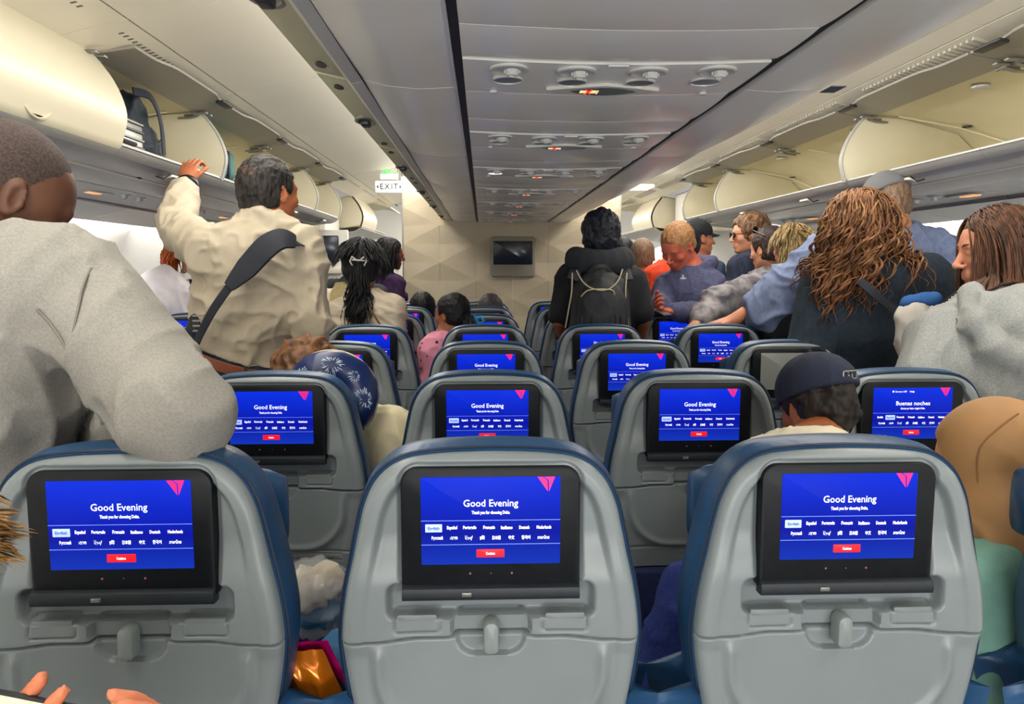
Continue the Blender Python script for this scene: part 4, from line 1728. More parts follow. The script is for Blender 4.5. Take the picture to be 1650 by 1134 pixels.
class Person:
    def __init__(s, label, head, yaw, N, P, face=None, pitch=0.0, roll=0.0, hs=1.0, g=1.0, sw=0.185, group=None, fem=False,
                 res=0.010, hres=0.0055, ears=True, seated=False, chest=1.0):
        """head centre, torso yaw, neck base N and pelvis P as world points; face = yaw of the head"""
        s.head, s.N, s.P = V(head), V(N), V(P)
        s.yaw, s.hs, s.g, s.res, s.hres = yaw, hs, g, res, hres
        s.R = rotm(yaw)
        u = unit(s.N - s.P)
        r = unit(s.R[:, 0] - u * (s.R[:, 0] @ u))
        f = np.cross(u, r)
        s.T = np.stack([r, f, u], 1)
        s.HR = rotm(yaw if face is None else face, pitch, roll)
        s.sc = np.linalg.norm(s.N - s.P) / 0.50
        s.sw = sw * g
        s.fem = fem
        s.ears = ears
        s.arms = {}
        s.hands = {}
        s.base = V(s.P[0], s.P[1], 0)
        s.root = empty('person', s.base, label=label, cat='person', group=group)
        s.seated = seated
        s.chest = chest
        s.SH = {-1: s.N + s.T @ V(-s.sw, 0, -0.055), 1: s.N + s.T @ V(s.sw, 0, -0.055)}
        s.fold = 0.012

    def sh(s, side, p):
        s.SH[side] = V(p)
        return s

    def arm(s, side, elbow, wrist, hand=None, nrm=None, curl=0.4, thumb=0.6, tside=None):
        s.arms[side] = (V(elbow), V(wrist))
        s.hands[side] = (hand, nrm, curl, thumb, tside)
        return s

    def default_arms(s):
        for sd in (-1, 1):
            if sd not in s.arms:
                e = s.SH[sd] + s.T @ V(sd * 0.05, -0.02, -0.27)
                if s.seated:
                    w = e + s.T @ V(-sd * 0.08, 0.22, 0.0)
                else:
                    w = e + V(0, 0, -0.24) + s.R[:, 1] * 0.05
                s.arm(sd, e, w)

    def torso(s):
        b = Soft()
        T, P, N, g, q = s.T, s.P, s.N, s.g, s.sc
        L = lambda x, y, z: P + T @ V(x, y, z * q)
        fm = s.fem
        b.ell(L(0, 0, 0.0), (0.158 * g, 0.112 * g, 0.11 * q), T, 0.05)
        b.ell(L(0, 0, 0.16), ((0.128 if fm else 0.142) * g, 0.098 * g, 0.14 * q), T, 0.06)
        b.ell(L(0, 0.004, 0.33), (0.158 * g * s.chest, 0.112 * g, 0.16 * q), T, 0.06)
        b.ell(L(0, -0.01, 0.41), (0.15 * g * s.chest, 0.09 * g, 0.085 * q), T, 0.05)
        for sd in (-1, 1):
            b.cap(s.N + T @ V(0, 0, -0.01), s.SH[sd] + T @ V(-sd * 0.015, 0, -0.005), 0.052 * g, 0.050 * g, 0.045)
            if fm:
                b.ell(L(sd * 0.07, 0.085, 0.31), (0.055, 0.05, 0.055), T, 0.03)
        return b

    def arms_soft(s, b, sides=(-1, 1), full=True, cut=1.0):
        for sd in sides:
            e, w = s.arms[sd]
            S_ = s.SH[sd]
            g = s.g
            if cut < 1.0 and cut < 0.5:
                t = cut * 2
                b.cap(S_, S_ + (e - S_) * t, 0.050 * g, 0.043 * g, 0.035)
            else:
                b.cap(S_, e, 0.048 * g, 0.038 * g, 0.035)
                t = (cut - 0.5) * 2
                b.cap(e, e + (w - e) * t, 0.038 * g, (0.038 + (0.026 - 0.038) * t) * g, 0.012)

    def body(s, m, lower=0.05, hidden_arms=False):
        s.default_arms()
        b = Soft()
        head_prims(b, s.head, s.HR, s.hs, s.ears, s.fem)
        hb = s.head + s.HR @ (V(0, -0.022, -0.062) * s.hs)
        b.cap(hb, s.N + s.T @ V(0, -0.005, 0.0), (0.050 if s.fem else 0.058) * s.hs, (0.054 if s.fem else 0.063) * s.hs, 0.03)
        t = s.torso()
        s.arms_soft(t)
        for q in t.p:
            if q[0] == 'c':
                b.p.append(('c', q[1], q[2], q[3] - 0.004, q[4] - 0.004) + q[5:])
            else:
                b.p.append(('e', q[1], q[2] - 0.006) + q[3:])
        fine = [(s.head - 0.125 * s.hs, s.head + 0.13 * s.hs, s.hres)]
        for sd in (-1, 1):
            e, w = s.arms[sd]
            hd, nrm, curl, th, ts = s.hands[sd]
            d = unit(w - e) if hd is None else unit(hd)
            nn = -s.T[:, 0] * sd if nrm is None else nrm
            hand_prims(b, w, d, nn, ts if ts is not None else (sd if nrm is None else sd), curl, 0.95 * s.hs, thumb=th)
            if s.res < 0.012 and hd is not None:
                c = w + d * 0.08
                fine.append((c - 0.08, c + 0.08, s.hres * 0.85))
        v, f = b.build(s.res * 1.4, fine)
        s.bodysoft = b
        return np_mesh('body', v, f, m, s.root, s.base)

    def shirt(s, m, name='shirt', puff=0.012, sleeve=1.0, hem=-0.10, neck=0.035, extra=None, fold=None, seed=1.0, ax=(1, 1, 0.45), res=None,
              cuff=True, freq=14, fine=0.0, collar=0.0):
        s.default_arms()
        b = s.torso()
        if sleeve > 0:
            s.arms_soft(b, cut=sleeve)
        b = grow(b, puff)
        if hem < 0:
            hp = s.P + s.T @ V(0, 0, hem * s.sc)
            b.cap(s.P, hp + s.T @ V(0, 0, -0.03), 0.15 * s.g + puff, 0.155 * s.g + puff, 0.03, s.T[:, 1], 1.35)
        # neckline
        nk = s.N + s.T @ V(0, 0.0, neck)
        if collar:
            b.cap(s.N + s.T @ V(0, -0.008, -0.01), s.N + s.T @ V(0, 0.0, collar), 0.072 * s.hs, 0.068 * s.hs, 0.012)
            b.ell(s.N + s.T @ V(0, 0.03, collar + 0.075), V(0.12, 0.12, 0.08), s.T, 0.004, 's')
            b.cap(s.N + s.T @ V(0, 0.0, collar * 0.3), s.N + s.T @ V(0, 0.004, collar + 0.08), 0.0605 * s.hs, 0.060 * s.hs, 0.003, op='s')
        else:
            b.cap(s.N + s.T @ V(0, 0.01, 0.02), s.N + s.T @ V(0, 0.01, 0.12), 0.066 * s.hs, 0.08 * s.hs, 0.008, op='s')
        if extra:
            extra(b)
        if hem < 0:
            b.plane(s.P + s.T @ V(0, 0, hem * s.sc), -s.T[:, 2], 0.006)
        else:
            b.plane(s.P + s.T @ V(0, 0, hem * s.sc), -s.T[:, 2], 0.006)
        # clean sleeve ends
        if sleeve >= 0.5:
            pass
        s.shirtsoft = b
        v, f = b.build(res or s.res, None, folds(s.fold if fold is None else fold, freq, ax, seed, fine))
        return np_mesh(name, v, f, m, s.root, s.base)

    def legs(s, m, mshoe=None, res=0.018, yoff=0.0):
        b = Soft()
        P, T, g = s.P, s.T, s.g
        b.ell(P + T @ V(0, 0, -0.02), (0.168 * g, 0.122 * g, 0.12), T, 0.05)
        fwd = s.R[:, 1]
        r = s.R[:, 0]
        feet = []
        for sd in (-1, 1):
            h = P + T @ V(sd * 0.085, 0, -0.05)
            if s.seated:
                k_ = h + fwd * 0.40 + V(0, 0, -0.02) + r * sd * 0.04
                a_ = k_ + V(0, 0, -k_[2] + 0.09) + fwd * 0.02
            else:
                z = h[2]
                k_ = V(h[0], h[1], z * 0.54) + r * sd * 0.01 + fwd * 0.02
                a_ = V(s.base[0], s.base[1], 0.09) + r * sd * 0.10 - fwd * 0.01
            b.cap(h, k_, 0.088 * g, 0.060 * g, 0.03)
            b.cap(k_, a_, 0.060 * g, 0.050 * g, 0.02)
            feet.append(a_)
        v, f = b.build(res, None, folds(0.008, 12, (1, 1, 0.5), 4.0))
        np_mesh('trousers', v, f, m, s.root, s.base)
        for a_ in feet:
            sb = Soft()
            sb.cap(V(a_[0], a_[1], 0.05), V(a_[0], a_[1], 0.042) + fwd * 0.15, 0.042, 0.038, 0.02)
            sb.cap(a_, V(a_[0], a_[1], 0.05), 0.045, 0.045, 0.02)
            sb.plane(V(0, 0, 0.004), V(0, 0, -1), 0.003)
            v, f = sb.build(0.014)
            np_mesh('shoe', v, f, mshoe or mat('shoe_dark', '2a2a2c', 0.6), s.root, s.base)

    def HT(s, x, y, z):
        return s.head + s.HR @ (V(x, y, z) * s.hs)

    def eyes(s, col='3a2a1c'):
        for sd in (-1, 1):
            mb = MB()
            c = s.HT(sd * 0.031, 0.0770, 0.0030)
            for j in range(9):
                pass
            prof = [(0.0118 * math.sin(PI * i / 10) * s.hs, 0.0118 * math.cos(PI * i / 10) * s.hs) for i in range(11)]
            mb.lathe(prof, (0, 0, 0), 'y', 14)
            vs = [tuple(c - s.base + s.HR @ V(p)) for p in mb.v]
            e = mesh_obj('eye', vs, mb.f, mat('eye_white', 'e8e2da', 0.25), s.root)
            mb = MB()
            mb.lathe([(0.0058 * s.hs, 0.0104 * s.hs), (0.0045 * s.hs, 0.0122 * s.hs), (0.0001, 0.0126 * s.hs)], (0, 0, 0), 'y', 12)
            vs = [tuple(c - s.base + s.HR @ V(p)) for p in mb.v]
            mesh_obj('iris', vs, mb.f, mat('iris_' + col, col, 0.15), e)

    def brows(s, m):
        mb = MB()
        for sd in (-1, 1):
            pts = [s.HT(sd * x, y, z) - s.base for x, y, z in ((0.014, 0.0935, 0.024), (0.028, 0.0925, 0.030), (0.040, 0.087, 0.030), (0.050, 0.077, 0.024))]
            mb.tube(pts, [0.0022, 0.0032, 0.003, 0.001], 6)
        o = mesh_obj('eyebrows', mb.v, mb.f, m, s.root)

    def cap_hair(s, m, thick=0.010, hairline=0.05, low=-0.075, face=0.066, amp=0.004, freq=60, res=None, side=0.0, top=None, name='hair', sideburn=True):
        b = Soft()
        R = s.HR
        q = s.hs
        b.ell(s.HT(0, -0.016, 0.034), V(0.076 + thick, 0.096 + thick, 0.086 + thick) * q, R, 0.01)
        b.ell(s.HT(0, -0.035, -0.03), V(0.068 + thick, 0.066 + thick * 0.8, 0.06) * q, R, 0.03)
        if top:
            b.ell(s.HT(*top[0]), V(top[1]) * q, R, 0.02)
        b.ell(s.HT(0, 0.082, -0.012 - 0.0), V(0.074, face, 0.085) * q, R, 0.006, 's')
        for sd in (-1, 1):
            b.ell(s.HT(sd * 0.088, 0.012, -0.018), V(0.03, 0.030 if sideburn else .045, 0.034) * q, R, 0.006, 's')
        b.plane(s.HT(0, -0.05, low), R @ V(0, 0.25, -1), 0.008)

        def dp(p, n):
            w = (p - s.head) @ R
            return ((ridged(w * V(freq, freq * 0.35, freq * 0.5) + 5) - 0.5) * amp * 1.6 + (vnoise(w * freq * 2.2) - 0.5) * amp)
        v, f = b.build(res or s.hres, None, dp)
        s.hairsoft = b
        return np_mesh(name, v, f, m, s.root, s.base)

    def locks(s, m, n=160, length=0.35, curl=0.0, cf=60, r=0.006, zmin=-0.02, back=0.2, seed=1, flare=0.02, out=0.008, name='hair_locks', grav=0.8,
              starts=None, to=None, collide=True, jit=0.25, steps=16, front=None):
        rg = np.random.default_rng(seed)
        q = s.hs
        st = []
        dirs = []
        while len(st) < n:
            a = rg.normal(size=3)
            a /= np.linalg.norm(a)
            if starts is not None:
                loc = V(starts) + rg.normal(size=3) * 0.010
                st.append(s.head + s.HR @ (loc * q))
                dirs.append(unit(a * 0.5 + V(to if to is not None else (0, -0.6, -0.3))))
                continue
            if a[2] < zmin or a[1] > (0.75 if front is None else front):
                continue
            if a[1] > 0.35 and a[2] < 0.55:
                continue
            loc = V(a[0] * 0.078, a[1] * 0.098 - 0.014, a[2] * 0.088 + 0.032)
            st.append(s.head + s.HR @ (loc * q))
            side = V(np.sign(a[0]) * 0.9 if abs(a[0]) > 0.1 else rg.choice([-1, 1]) * 0.6, -back, -0.2)
            dirs.append(unit(s.HR @ side + rg.normal(size=3) * jit))
        Pp = np.array(st)
        Dd = np.array(dirs)
        Ln = length * (0.7 + 0.5 * rg.random(n))
        stp = (Ln / steps)[:, None]
        path = [Pp.copy()]
        HRt = s.HR
        for i in range(steps):
            Dd = Dd * (1 - 0.22 * grav) + V(0, 0, -1) * 0.30 * grav
            Dd += rg.normal(size=Dd.shape) * jit * 0.22
            Dd /= np.linalg.norm(Dd, axis=1)[:, None]
            Pp = Pp + Dd * stp
            # keep outside the head
            for _ in range(2):
                w = (Pp - s.head) @ HRt
                for c_, r_ in ((V(0, -0.014, 0.032), V(0.080, 0.100, 0.090)), (V(0, 0.010, -0.05), V(0.066, 0.085, 0.075))):
                    rr = (r_ + out * (0.6 + 0.8 * rg.random((n, 1)) * 0 + 0.4)) * q
                    dd = (w - c_ * q) / rr
                    k0 = np.linalg.norm(dd, axis=1)[:, None]
                    w = np.where(k0 < 1, c_ * q + (w - c_ * q) / np.maximum(k0, 1e-3), w)
                Pp = s.head + w @ HRt.T
            if collide and hasattr(s, 'shirtsoft'):
                d0 = s.shirtsoft.at(Pp)
                e_ = 0.004
                g_ = np.stack([s.shirtsoft.at(Pp + V(*(e_ if j == k else 0 for j in range(3)))) - d0 for k in range(3)], -1) / e_
                gn = g_ / (np.linalg.norm(g_, axis=1)[:, None] + 1e-6)
                push = np.clip(0.010 + flare * 0.3 - d0, 0, 0.05)
                Pp = Pp + gn * push[:, None]
            path.append(Pp.copy())
        A = np.array(path)  # steps+1, n, 3
        A = A.transpose(1, 0, 2)  # n, steps+1, 3
        m_ = A.shape[1]
        seg = np.linalg.norm(np.diff(A, axis=1), axis=2)
        tl = np.concatenate([np.zeros((n, 1)), np.cumsum(seg, 1)], 1)
        T_ = np.gradient(A, axis=1)
        T_ /= np.linalg.norm(T_, axis=2)[..., None] + 1e-9
        if curl > 0:
            a_ = np.cross(T_, V(0.3, 0.2, 1))
            a_ /= np.linalg.norm(a_, axis=2)[..., None] + 1e-9
            b_ = np.cross(T_, a_)
            ph = rg.random((n, 1)) * 6.28
            am = curl * np.clip((tl - 0.06) / 0.1, 0.05, 1) * (0.5 + 0.9 * rg.random((n, 1)))
            A = A + a_ * (am * np.cos(tl * cf + ph))[..., None] + b_ * (am * np.sin(tl * cf + ph))[..., None]
            T_ = np.gradient(A, axis=1)
            T_ /= np.linalg.norm(T_, axis=2)[..., None] + 1e-9
        a_ = np.cross(T_, V(0.13, 0.07, 1))
        a_ /= np.linalg.norm(a_, axis=2)[..., None] + 1e-9
        b_ = np.cross(T_, a_)
        ns = 4
        u_ = np.arange(m_) / (m_ - 1)
        prof = (0.75 + 0.35 * np.sin(PI * u_)) * np.where(u_ > 0.8, np.clip((1.03 - u_) / 0.23, 0.08, 1), 1)
        rr = (r * (0.6 + 0.8 * rg.random((n, 1))))[:, :, None] * prof[None, :, None]
        rings = []
        for k in range(ns):
            th = 2 * PI * k / ns
            rings.append(A + a_ * (rr * math.cos(th)) + b_ * (rr * math.sin(th) * 0.7))
        Vv = np.stack(rings, 2)  # n, m, ns, 3
        idx = np.arange(n * m_ * ns).reshape(n, m_, ns)
        nx_ = np.roll(idx, -1, axis=2)
        F_ = np.stack([idx[:, :-1], nx_[:, :-1], nx_[:, 1:], idx[:, 1:]], -1).reshape(-1, 4)
        o = np_mesh(name, Vv.reshape(-1, 3), F_[:, ::-1], m, s.root, s.base)
        o['kind'] = 'stuff'
        return o


def ball(mb, c, r, n=12, sx=1, sy=1, sz=1):
    prof = [(r * math.sin(PI * i / n), r * math.cos(PI * i / n) * sz) for i in range(n + 1)]
    return mb.lathe(prof, c, 'z', n * 2, sx, sy)


def ribbon(name, pts, w, th, nrm, m, parent, base=(0, 0, 0), n=6):
    """flat strap along pts; nrm gives the outward direction for each point"""
    pp = catmull([tuple(V(p)) for p in pts], n)
    ns = catmull([tuple(unit(q)) for q in nrm], n) if isinstance(nrm[0], (list, tuple, np.ndarray)) else [Vector(nrm)] * len(pp)
    ws = w if isinstance(w, (list, tuple)) else [w] * len(pts)
    rings = []
    for i, p in enumerate(pp):
        t = (pp[min(i + 1, len(pp) - 1)] - pp[max(i - 1, 0)]).normalized()
        nn = (Vector(ns[i]) - t * Vector(ns[i]).dot(t)).normalized()
        sd = t.cross(nn)
        u = i / (len(pp) - 1) * (len(ws) - 1)
        k = min(int(u), len(ws) - 2)
        ww = ws[k] + (ws[k + 1] - ws[k]) * (u - k)
        r = []
        for a, b in ((-1, 0), (-0.92, 0.8), (-0.5, 1), (0.5, 1), (0.92, 0.8), (1, 0), (0.5, -0.4), (-0.5, -0.4)):
            r.append(tuple(p + sd * (a * ww / 2) + nn * (b * th) - Vector(base)))
        rings.append(r)
    mb = MB()
    mb.loft(rings)
    return mb.obj(name, m, parent, angle=1.0)
def A_(px, py, Y):
    return V(at(px, py, Y))


rad = math.radians

# --- man in the grey sweatshirt, elbow on the nearest left seat
p = Person('man in heather grey sweatshirt with shaved head, leaning an arm on the nearest left seat', A_(10, 318, 1.40), rad(-38), A_(-4, 452, 1.36), V(-1.22, 1.33, 0.92),
           face=rad(-46), pitch=rad(-34), roll=rad(4), hs=1.04, g=1.22, sw=0.165, res=0.0065, hres=0.0038)
p.sh(1, A_(128, 478, 1.30))
p.arm(1, A_(286, 668, 1.135), A_(170, 700, 1.52), hand=(-0.3, 0.6, 0.0), nrm=(0, 0, -1), curl=0.3)
p.body(skin('deep_brown', '63402f', '573627'))
M_gsw = cloth('heather_grey', '8f8c85', '9b9891', 260, 0.35, bs=500)


def ex(b):
    b.cap(A_(286, 668, 1.135), A_(205, 700, 1.5), 0.060, 0.05, 0.02)
    b.cap(p.SH[1], A_(225, 586, 1.22), 0.090, 0.078, 0.02)
    b.cap(A_(225, 586, 1.22), A_(286, 670, 1.140), 0.078, 0.066, 0.012)
    b.ell(A_(45, 470, 1.30), (0.13, 0.10, 0.12), p.T, 0.04)
    # crew collar roll
    for i in range(10):
        a0, a1 = 2 * PI * i / 10, 2 * PI * (i + 1) / 10
        q0 = p.N + p.T @ V(0.075 * math.cos(a0), 0.07 * math.sin(a0), 0.03)
        q1 = p.N + p.T @ V(0.075 * math.cos(a1), 0.07 * math.sin(a1), 0.03)
        b.cap(q0, q1, 0.012, 0.012, 0.006)


p.shirt(M_gsw, 'sweatshirt', 0.028, 1.0, -0.16, extra=ex, fold=0.012, seed=2.0, freq=8, ax=(1.2, 1.0, 0.8), fine=0.0006)
mb = MB()
for path in ([(150, 402, 1.2), (112, 440, 1.15), (84, 500, 1.12), (78, 560, 1.12), (96, 620, 1.15), (118, 672, 1.2)], [(0, 490, 1.1), (30, 560, 1.1), (60, 640, 1.12), (80, 720, 1.15)]):
    q_ = catmull([tuple(A_(*a_)) for a_ in path], 6)
    q_ = onto(p.shirtsoft, [tuple(x) for x in q_], 0.0035)
    mb.tube([x - p.base for x in q_], 0.0022, 5)
mb.obj('seam', cloth('seam_grey', '7c7973'), p.root)
p.legs(cloth('dark_jeans', '242a3a'))
p.cap_hair(mat('hair_cropped_black', '2e2320', 0.8, col2='4a3a33', vscale=240, bump=0.5, bscale=500), thick=0.0022, face=0.074, low=-0.07, amp=0.0005, freq=120, sideburn=True)
M_stub = mat('beard_stubble', '2b211c', 0.85, col2='4d382c', vscale=300, bump=0.5, bscale=600)
b = Soft()
b.cap(p.HT(0.052, -0.004, -0.052), p.HT(0.018, 0.070, -0.093), 0.0215 * 1.03, 0.020, 0.02)
b.cap(p.HT(-0.052, -0.004, -0.052), p.HT(-0.018, 0.070, -0.093), 0.0215 * 1.03, 0.020, 0.02)
b.ell(p.HT(0, 0.075, -0.093), V(0.024, 0.021, 0.018), p.HR, 0.014)
v, f = b.build(0.004, None, lambda q, n: (vnoise(q * 300) - .5) * 0.001)
np_mesh('beard', v, f, M_stub, p.root, p.base)
p.eyes()

# --- man in the cream shirt reaching to the bin
p = Person('greying man in cream dress shirt reaching up to the open left bin', A_(434, 312, 2.66), rad(-10), A_(430, 376, 2.62), A_(384, 574, 2.70),
           face=rad(-38), pitch=rad(-2), g=1.20, sw=0.17, res=0.007, hres=0.0045, hs=0.95)
p.sh(-1, A_(338, 404, 2.60)).sh(1, A_(482, 408, 2.60))
p.arm(-1, A_(284, 366, 2.80), A_(301, 296, 3.04), hand=(0.03, 0.35, 0.9), nrm=(0.1, 1, -0.35), curl=0.75, thumb=0.9)
p.arm(1, A_(505, 520, 2.60), A_(492, 600, 2.78))
p.body(skin('tan', 'b8704c', 'a8623f'))


def ex(b):
    b.cap(p.N + p.T @ V(-0.05, -0.02, 0.04), p.N + p.T @ V(0.05, -0.02, 0.04), 0.04, 0.04, 0.02)
    b.ell(A_(402, 488, 2.66), (0.165, 0.130, 0.12), p.T, 0.05)


M_cream_sh = cloth('cream_shirt', 'beb29c', None, 30, 0.10, 0.75, 0.03)
p.shirt(M_cream_sh, 'dress_shirt', 0.016, 0.88, 0.03, extra=ex, fold=0.018, seed=5.0, freq=8, ax=(1.5, 1.0, 1.4), collar=0.055)
p.legs(cloth('navy_trousers', '33394e'))
p.cap_hair(hairmat('greying_dark', '151314', '37322f', 110), thick=0.009, face=0.072, low=-0.062, amp=0.005)
d0 = unit(V(0.27, -0.84, 0.30))
e1 = unit(np.cross(d0, V(0, 0, 1)))
e2 = np.cross(e1, d0)
pv, pf = [], []
for i in range(7):
    for j in range(20):
        a_ = 2 * PI * j / 20
        q_ = unit(d0 + (e1 * math.cos(a_) + e2 * math.sin(a_) * 0.8) * (i / 6 * 0.30 * (1 + 0.2 * math.sin(3 * a_))))
        k_ = 1 / math.sqrt((q_[0] / 0.088) ** 2 + (q_[1] / 0.108) ** 2 + (q_[2] / 0.098) ** 2)
        pv.append(tuple(p.HT(*(V(0, -0.016, 0.034) + q_ * (k_ - 0.004 * (i / 6) ** 3))) - p.base))
for i in range(6):
    for j in range(20):
        pf.append((i * 20 + j, i * 20 + (j + 1) % 20, (i + 1) * 20 + (j + 1) % 20, (i + 1) * 20 + j))
mesh_obj('bald_patch', pv, pf, mat('thin_hair_scalp', '6b4431', 0.6, col2='241c1a', vscale=60, bump=0.3), p.root)
# belt
beltN = p.T[:, 2]
def ringpts(P0, T, rx, ry, n=28):
    return [P0 + T @ V(rx * math.cos(2 * PI * i / n), ry * math.sin(2 * PI * i / n), 0) for i in range(n + 1)]
bc = p.P + p.T @ V(0, 0, 0.012)
rp = ringpts(bc, p.T, 0.205, 0.160)
ribbon('belt', [q for q in rp], 0.036, 0.004, [unit(q - bc) for q in rp], mat('tan_leather', '8a4a2c', 0.45, var=0.15, vscale=12), p.root, p.base, 2)
for a in (3.6, 4.4, 5.2):
    q = bc + p.T @ V(0.212 * math.cos(a), 0.166 * math.sin(a), 0)
    mb = MB()
    mb.box(-0.005, 0.005, -0.003, 0.003, -0.026, 0.026, 0.002)
    th = math.atan2((q - bc)[1], (q - bc)[0]) + PI / 2
    vs = [(q[0] - p.base[0] + x * math.cos(th) - y * math.sin(th), q[1] - p.base[1] + x * math.sin(th) + y * math.cos(th), q[2] + z) for x, y, z in mb.v]
    mesh_obj('belt_loop', vs, mb.f, cloth('navy_trousers', '33394e'), p.root)
# watch
wr = A_(300, 303, 3.02)
e_, w_ = p.arms[-1]
wd = unit(w_ - e_)
t1 = unit(np.cross(wd, V(0, 1, 0)))
t2 = np.cross(wd, t1)
wc = w_ - wd * 0.006
rp = [wc + t1 * 0.037 * math.cos(2 * PI * i / 20) + t2 * 0.032 * math.sin(2 * PI * i / 20) for i in range(21)]
ribbon('watch', rp, 0.022, 0.006, [unit(q - wc) for q in rp], mat('dark_watch', '20242a', 0.35, metal=0.4), p.root, p.base, 2)
# shoulder strap and bag (carried: things of their own)
M_strap = cloth('black_webbing', '1d222e', None, 200, 0.3, 0.7)
bag = empty('shoulder_bag', A_(315, 540, 2.62), label='black shoulder bag with padded strap across the cream-shirted back', cat='bag')
bb = V(bag.location)
sp = [A_(488, 398, 2.58), A_(476, 390, 2.48), A_(455, 385, 2.455), A_(430, 398, 2.44), A_(398, 432, 2.435), A_(370, 462, 2.43), A_(345, 497, 2.44), A_(328, 528, 2.47), A_(318, 550, 2.52)]
sn = [(0.4, -0.2, 1), (0.2, -1, 0.6), (0, -1, 0.5), (0, -1, 0.35), (0, -1, 0.2), (-0.1, -1, 0.1), (-0.2, -1, 0), (-0.4, -1, 0), (-0.6, -1, 0)]
ribbon('strap', sp, [0.035, 0.035, 0.037, 0.032, 0.030, 0.028, 0.028, 0.028, 0.028], 0.004, sn, M_strap, bag, bb)
ribbon('strap_pad', [q + V(0, -0.006, 0) for q in sp[1:6]], [0.045, 0.075, 0.080, 0.072, 0.035], 0.009, sn[1:6], M_strap, bag, bb)
b = Soft()
b.cap(A_(318, 530, 2.60), A_(308, 585, 2.66), 0.05, 0.07, 0.03, (1, 0.3, 0), 1.6)
v, f = b.build(0.01, None, folds(0.008, 16, seed=3))
np_mesh('bag_body', v, f, M_strap, bag, bb)
mb = MB()
c = A_(320, 520, 2.50) - bb
for i in range(4):
    mb.box(c[0] - 0.018, c[0] + 0.018, c[1] - 0.004, c[1] + 0.004, c[2] - 0.028 + i * 0.016, c[2] - 0.023 + i * 0.016)
mb.obj('buckle', M_metal, bag)

# --- red-haired woman with the white backpack
p = Person('red-haired passenger in black top beside the left windows', A_(310, 398, 4.75), rad(-10), A_(310, 446, 4.75), V(-1.97, 4.75, 0.90), g=0.9, fem=True, res=0.013, hres=0.008)
p.body(skin('fair', 'd9a184'))
p.shirt(cloth('black', '1c1e24'), 'top', 0.01, 0.9, -0.1)
p.legs(cloth('dark_jeans', '242a3a'))
p.locks(hairmat('copper', 'a5441c', 'c8682c'), 420, 0.26, 0.006, 60, 0.004, seed=3)
bag = empty('backpack', A_(262, 480, 4.5), label='white backpack with pale straps worn by the red-haired passenger', cat='backpack')
bb = V(bag.location)
b = Soft()
b.ell(A_(262, 484, 4.5), (0.17, 0.12, 0.19), None, 0.03)
b.ell(A_(240, 500, 4.42), (0.09, 0.07, 0.10), None, 0.02)
b.cap(A_(290, 455, 4.55), A_(300, 520, 4.55), 0.05, 0.07, 0.03)
v, f = b.build(0.012, None, folds(0.02, 9, seed=4))
np_mesh('bag_body', v, f, cloth('white_nylon', 'd9d2d6', None, 20, 0.1, 0.5, 0.04), bag, bb)
ribbon('strap', [A_(285, 460, 4.5), A_(300, 446, 4.5), A_(318, 446, 4.55), A_(328, 460, 4.6)], 0.045, 0.01, (0, -1, 0.4), cloth('pale_strap', 'cfc8c0'), bag, bb)

# --- woman with the hair clip
p = Person('woman in gathered cream blouse with long dark hair held by a white clip', A_(583, 430, 3.92), rad(-20), A_(584, 478, 3.90), V(-0.92, 3.84, 0.84),
           face=rad(2), pitch=rad(-12), g=1.04, sw=0.165, fem=True, res=0.009, hres=0.006, hs=1.05)
p.body(skin('brown', '9b6244', '8c5538'))
p.shirt(cloth('gathered_cream', 'c9bba6', None, 40, 0.2, 0.85, 0.04), 'blouse', 0.022, 0.8, -0.1, fold=0.012, freq=12, ax=(0.5, 0.5, 3.0), seed=8)
p.legs(cloth('dark_trousers', '2a2a30'))
M_blk = hairmat('black', '0b0a0d', '18181d', 70)
p.cap_hair(M_blk, 0.018, face=0.066, amp=0.003, low=-0.095, freq=80, sideburn=False)
p.locks(M_blk, 420, 0.27, 0.012, 45, 0.0034, seed=5, starts=(0, -0.115, -0.02), to=(0, -0.4, -0.9), jit=0.2)
p.locks(M_blk, 300, 0.10, 0.0, 45, 0.0028, seed=6, back=1.6, jit=0.05, grav=0.25, out=0.018, collide=False)
mb = MB()
cl = p.HT(0, -0.128, 0.0)
for sd in (-1, 1):
    mb.tube([cl - p.base + V(sd * 0.004, 0, 0), cl - p.base + V(sd * 0.03, -0.008, 0.022), cl - p.base + V(sd * 0.04, -0.008, 0.0), cl - p.base + V(sd * 0.028, -0.006, -0.022)], 0.0045, 6)
mb.tube([cl - p.base + V(-0.03, -0.01, 0.006), cl - p.base + V(0.03, -0.01, 0.002)], 0.004, 6)
mesh_obj('hair_clip', mb.v, mb.f, mat('pearl_white', 'e8e2d8', 0.3), p.root)
mb = MB()
ch = [A_(598, 500, 3.70), A_(606, 512, 3.69), A_(615, 527, 3.69)]
for i in range(16):
    q = ch[0] + (ch[2] - ch[0]) * i / 15 - p.base
    mb.tube([q + V(-0.006, 0, 0.006 * (i % 2)), q + V(0.006, 0, -0.006 * (i % 2))], 0.0035, 5)
mesh_obj('chain', mb.v, mb.f, mat('brass_chain', '8a6a3c', 0.35, metal=0.8), p.root)
sh_ = empty('shawl', A_(537, 500, 3.86), label='pale yellow woven shawl hanging beside the cream blouse', cat='shawl')
b = Soft()
b.cap(A_(548, 470, 3.86), A_(538, 535, 3.84), 0.045, 0.055, 0.03, (0, 1, 0), 1.8)
v, f = b.build(0.010, None, folds(0.012, 16, (1.6, 1, 0.3), 3))
np_mesh('cloth', v, f, cloth('pale_yellow_weave', 'd0c08c', 'b5a878', 160, 0.6), sh_, sh_.location)

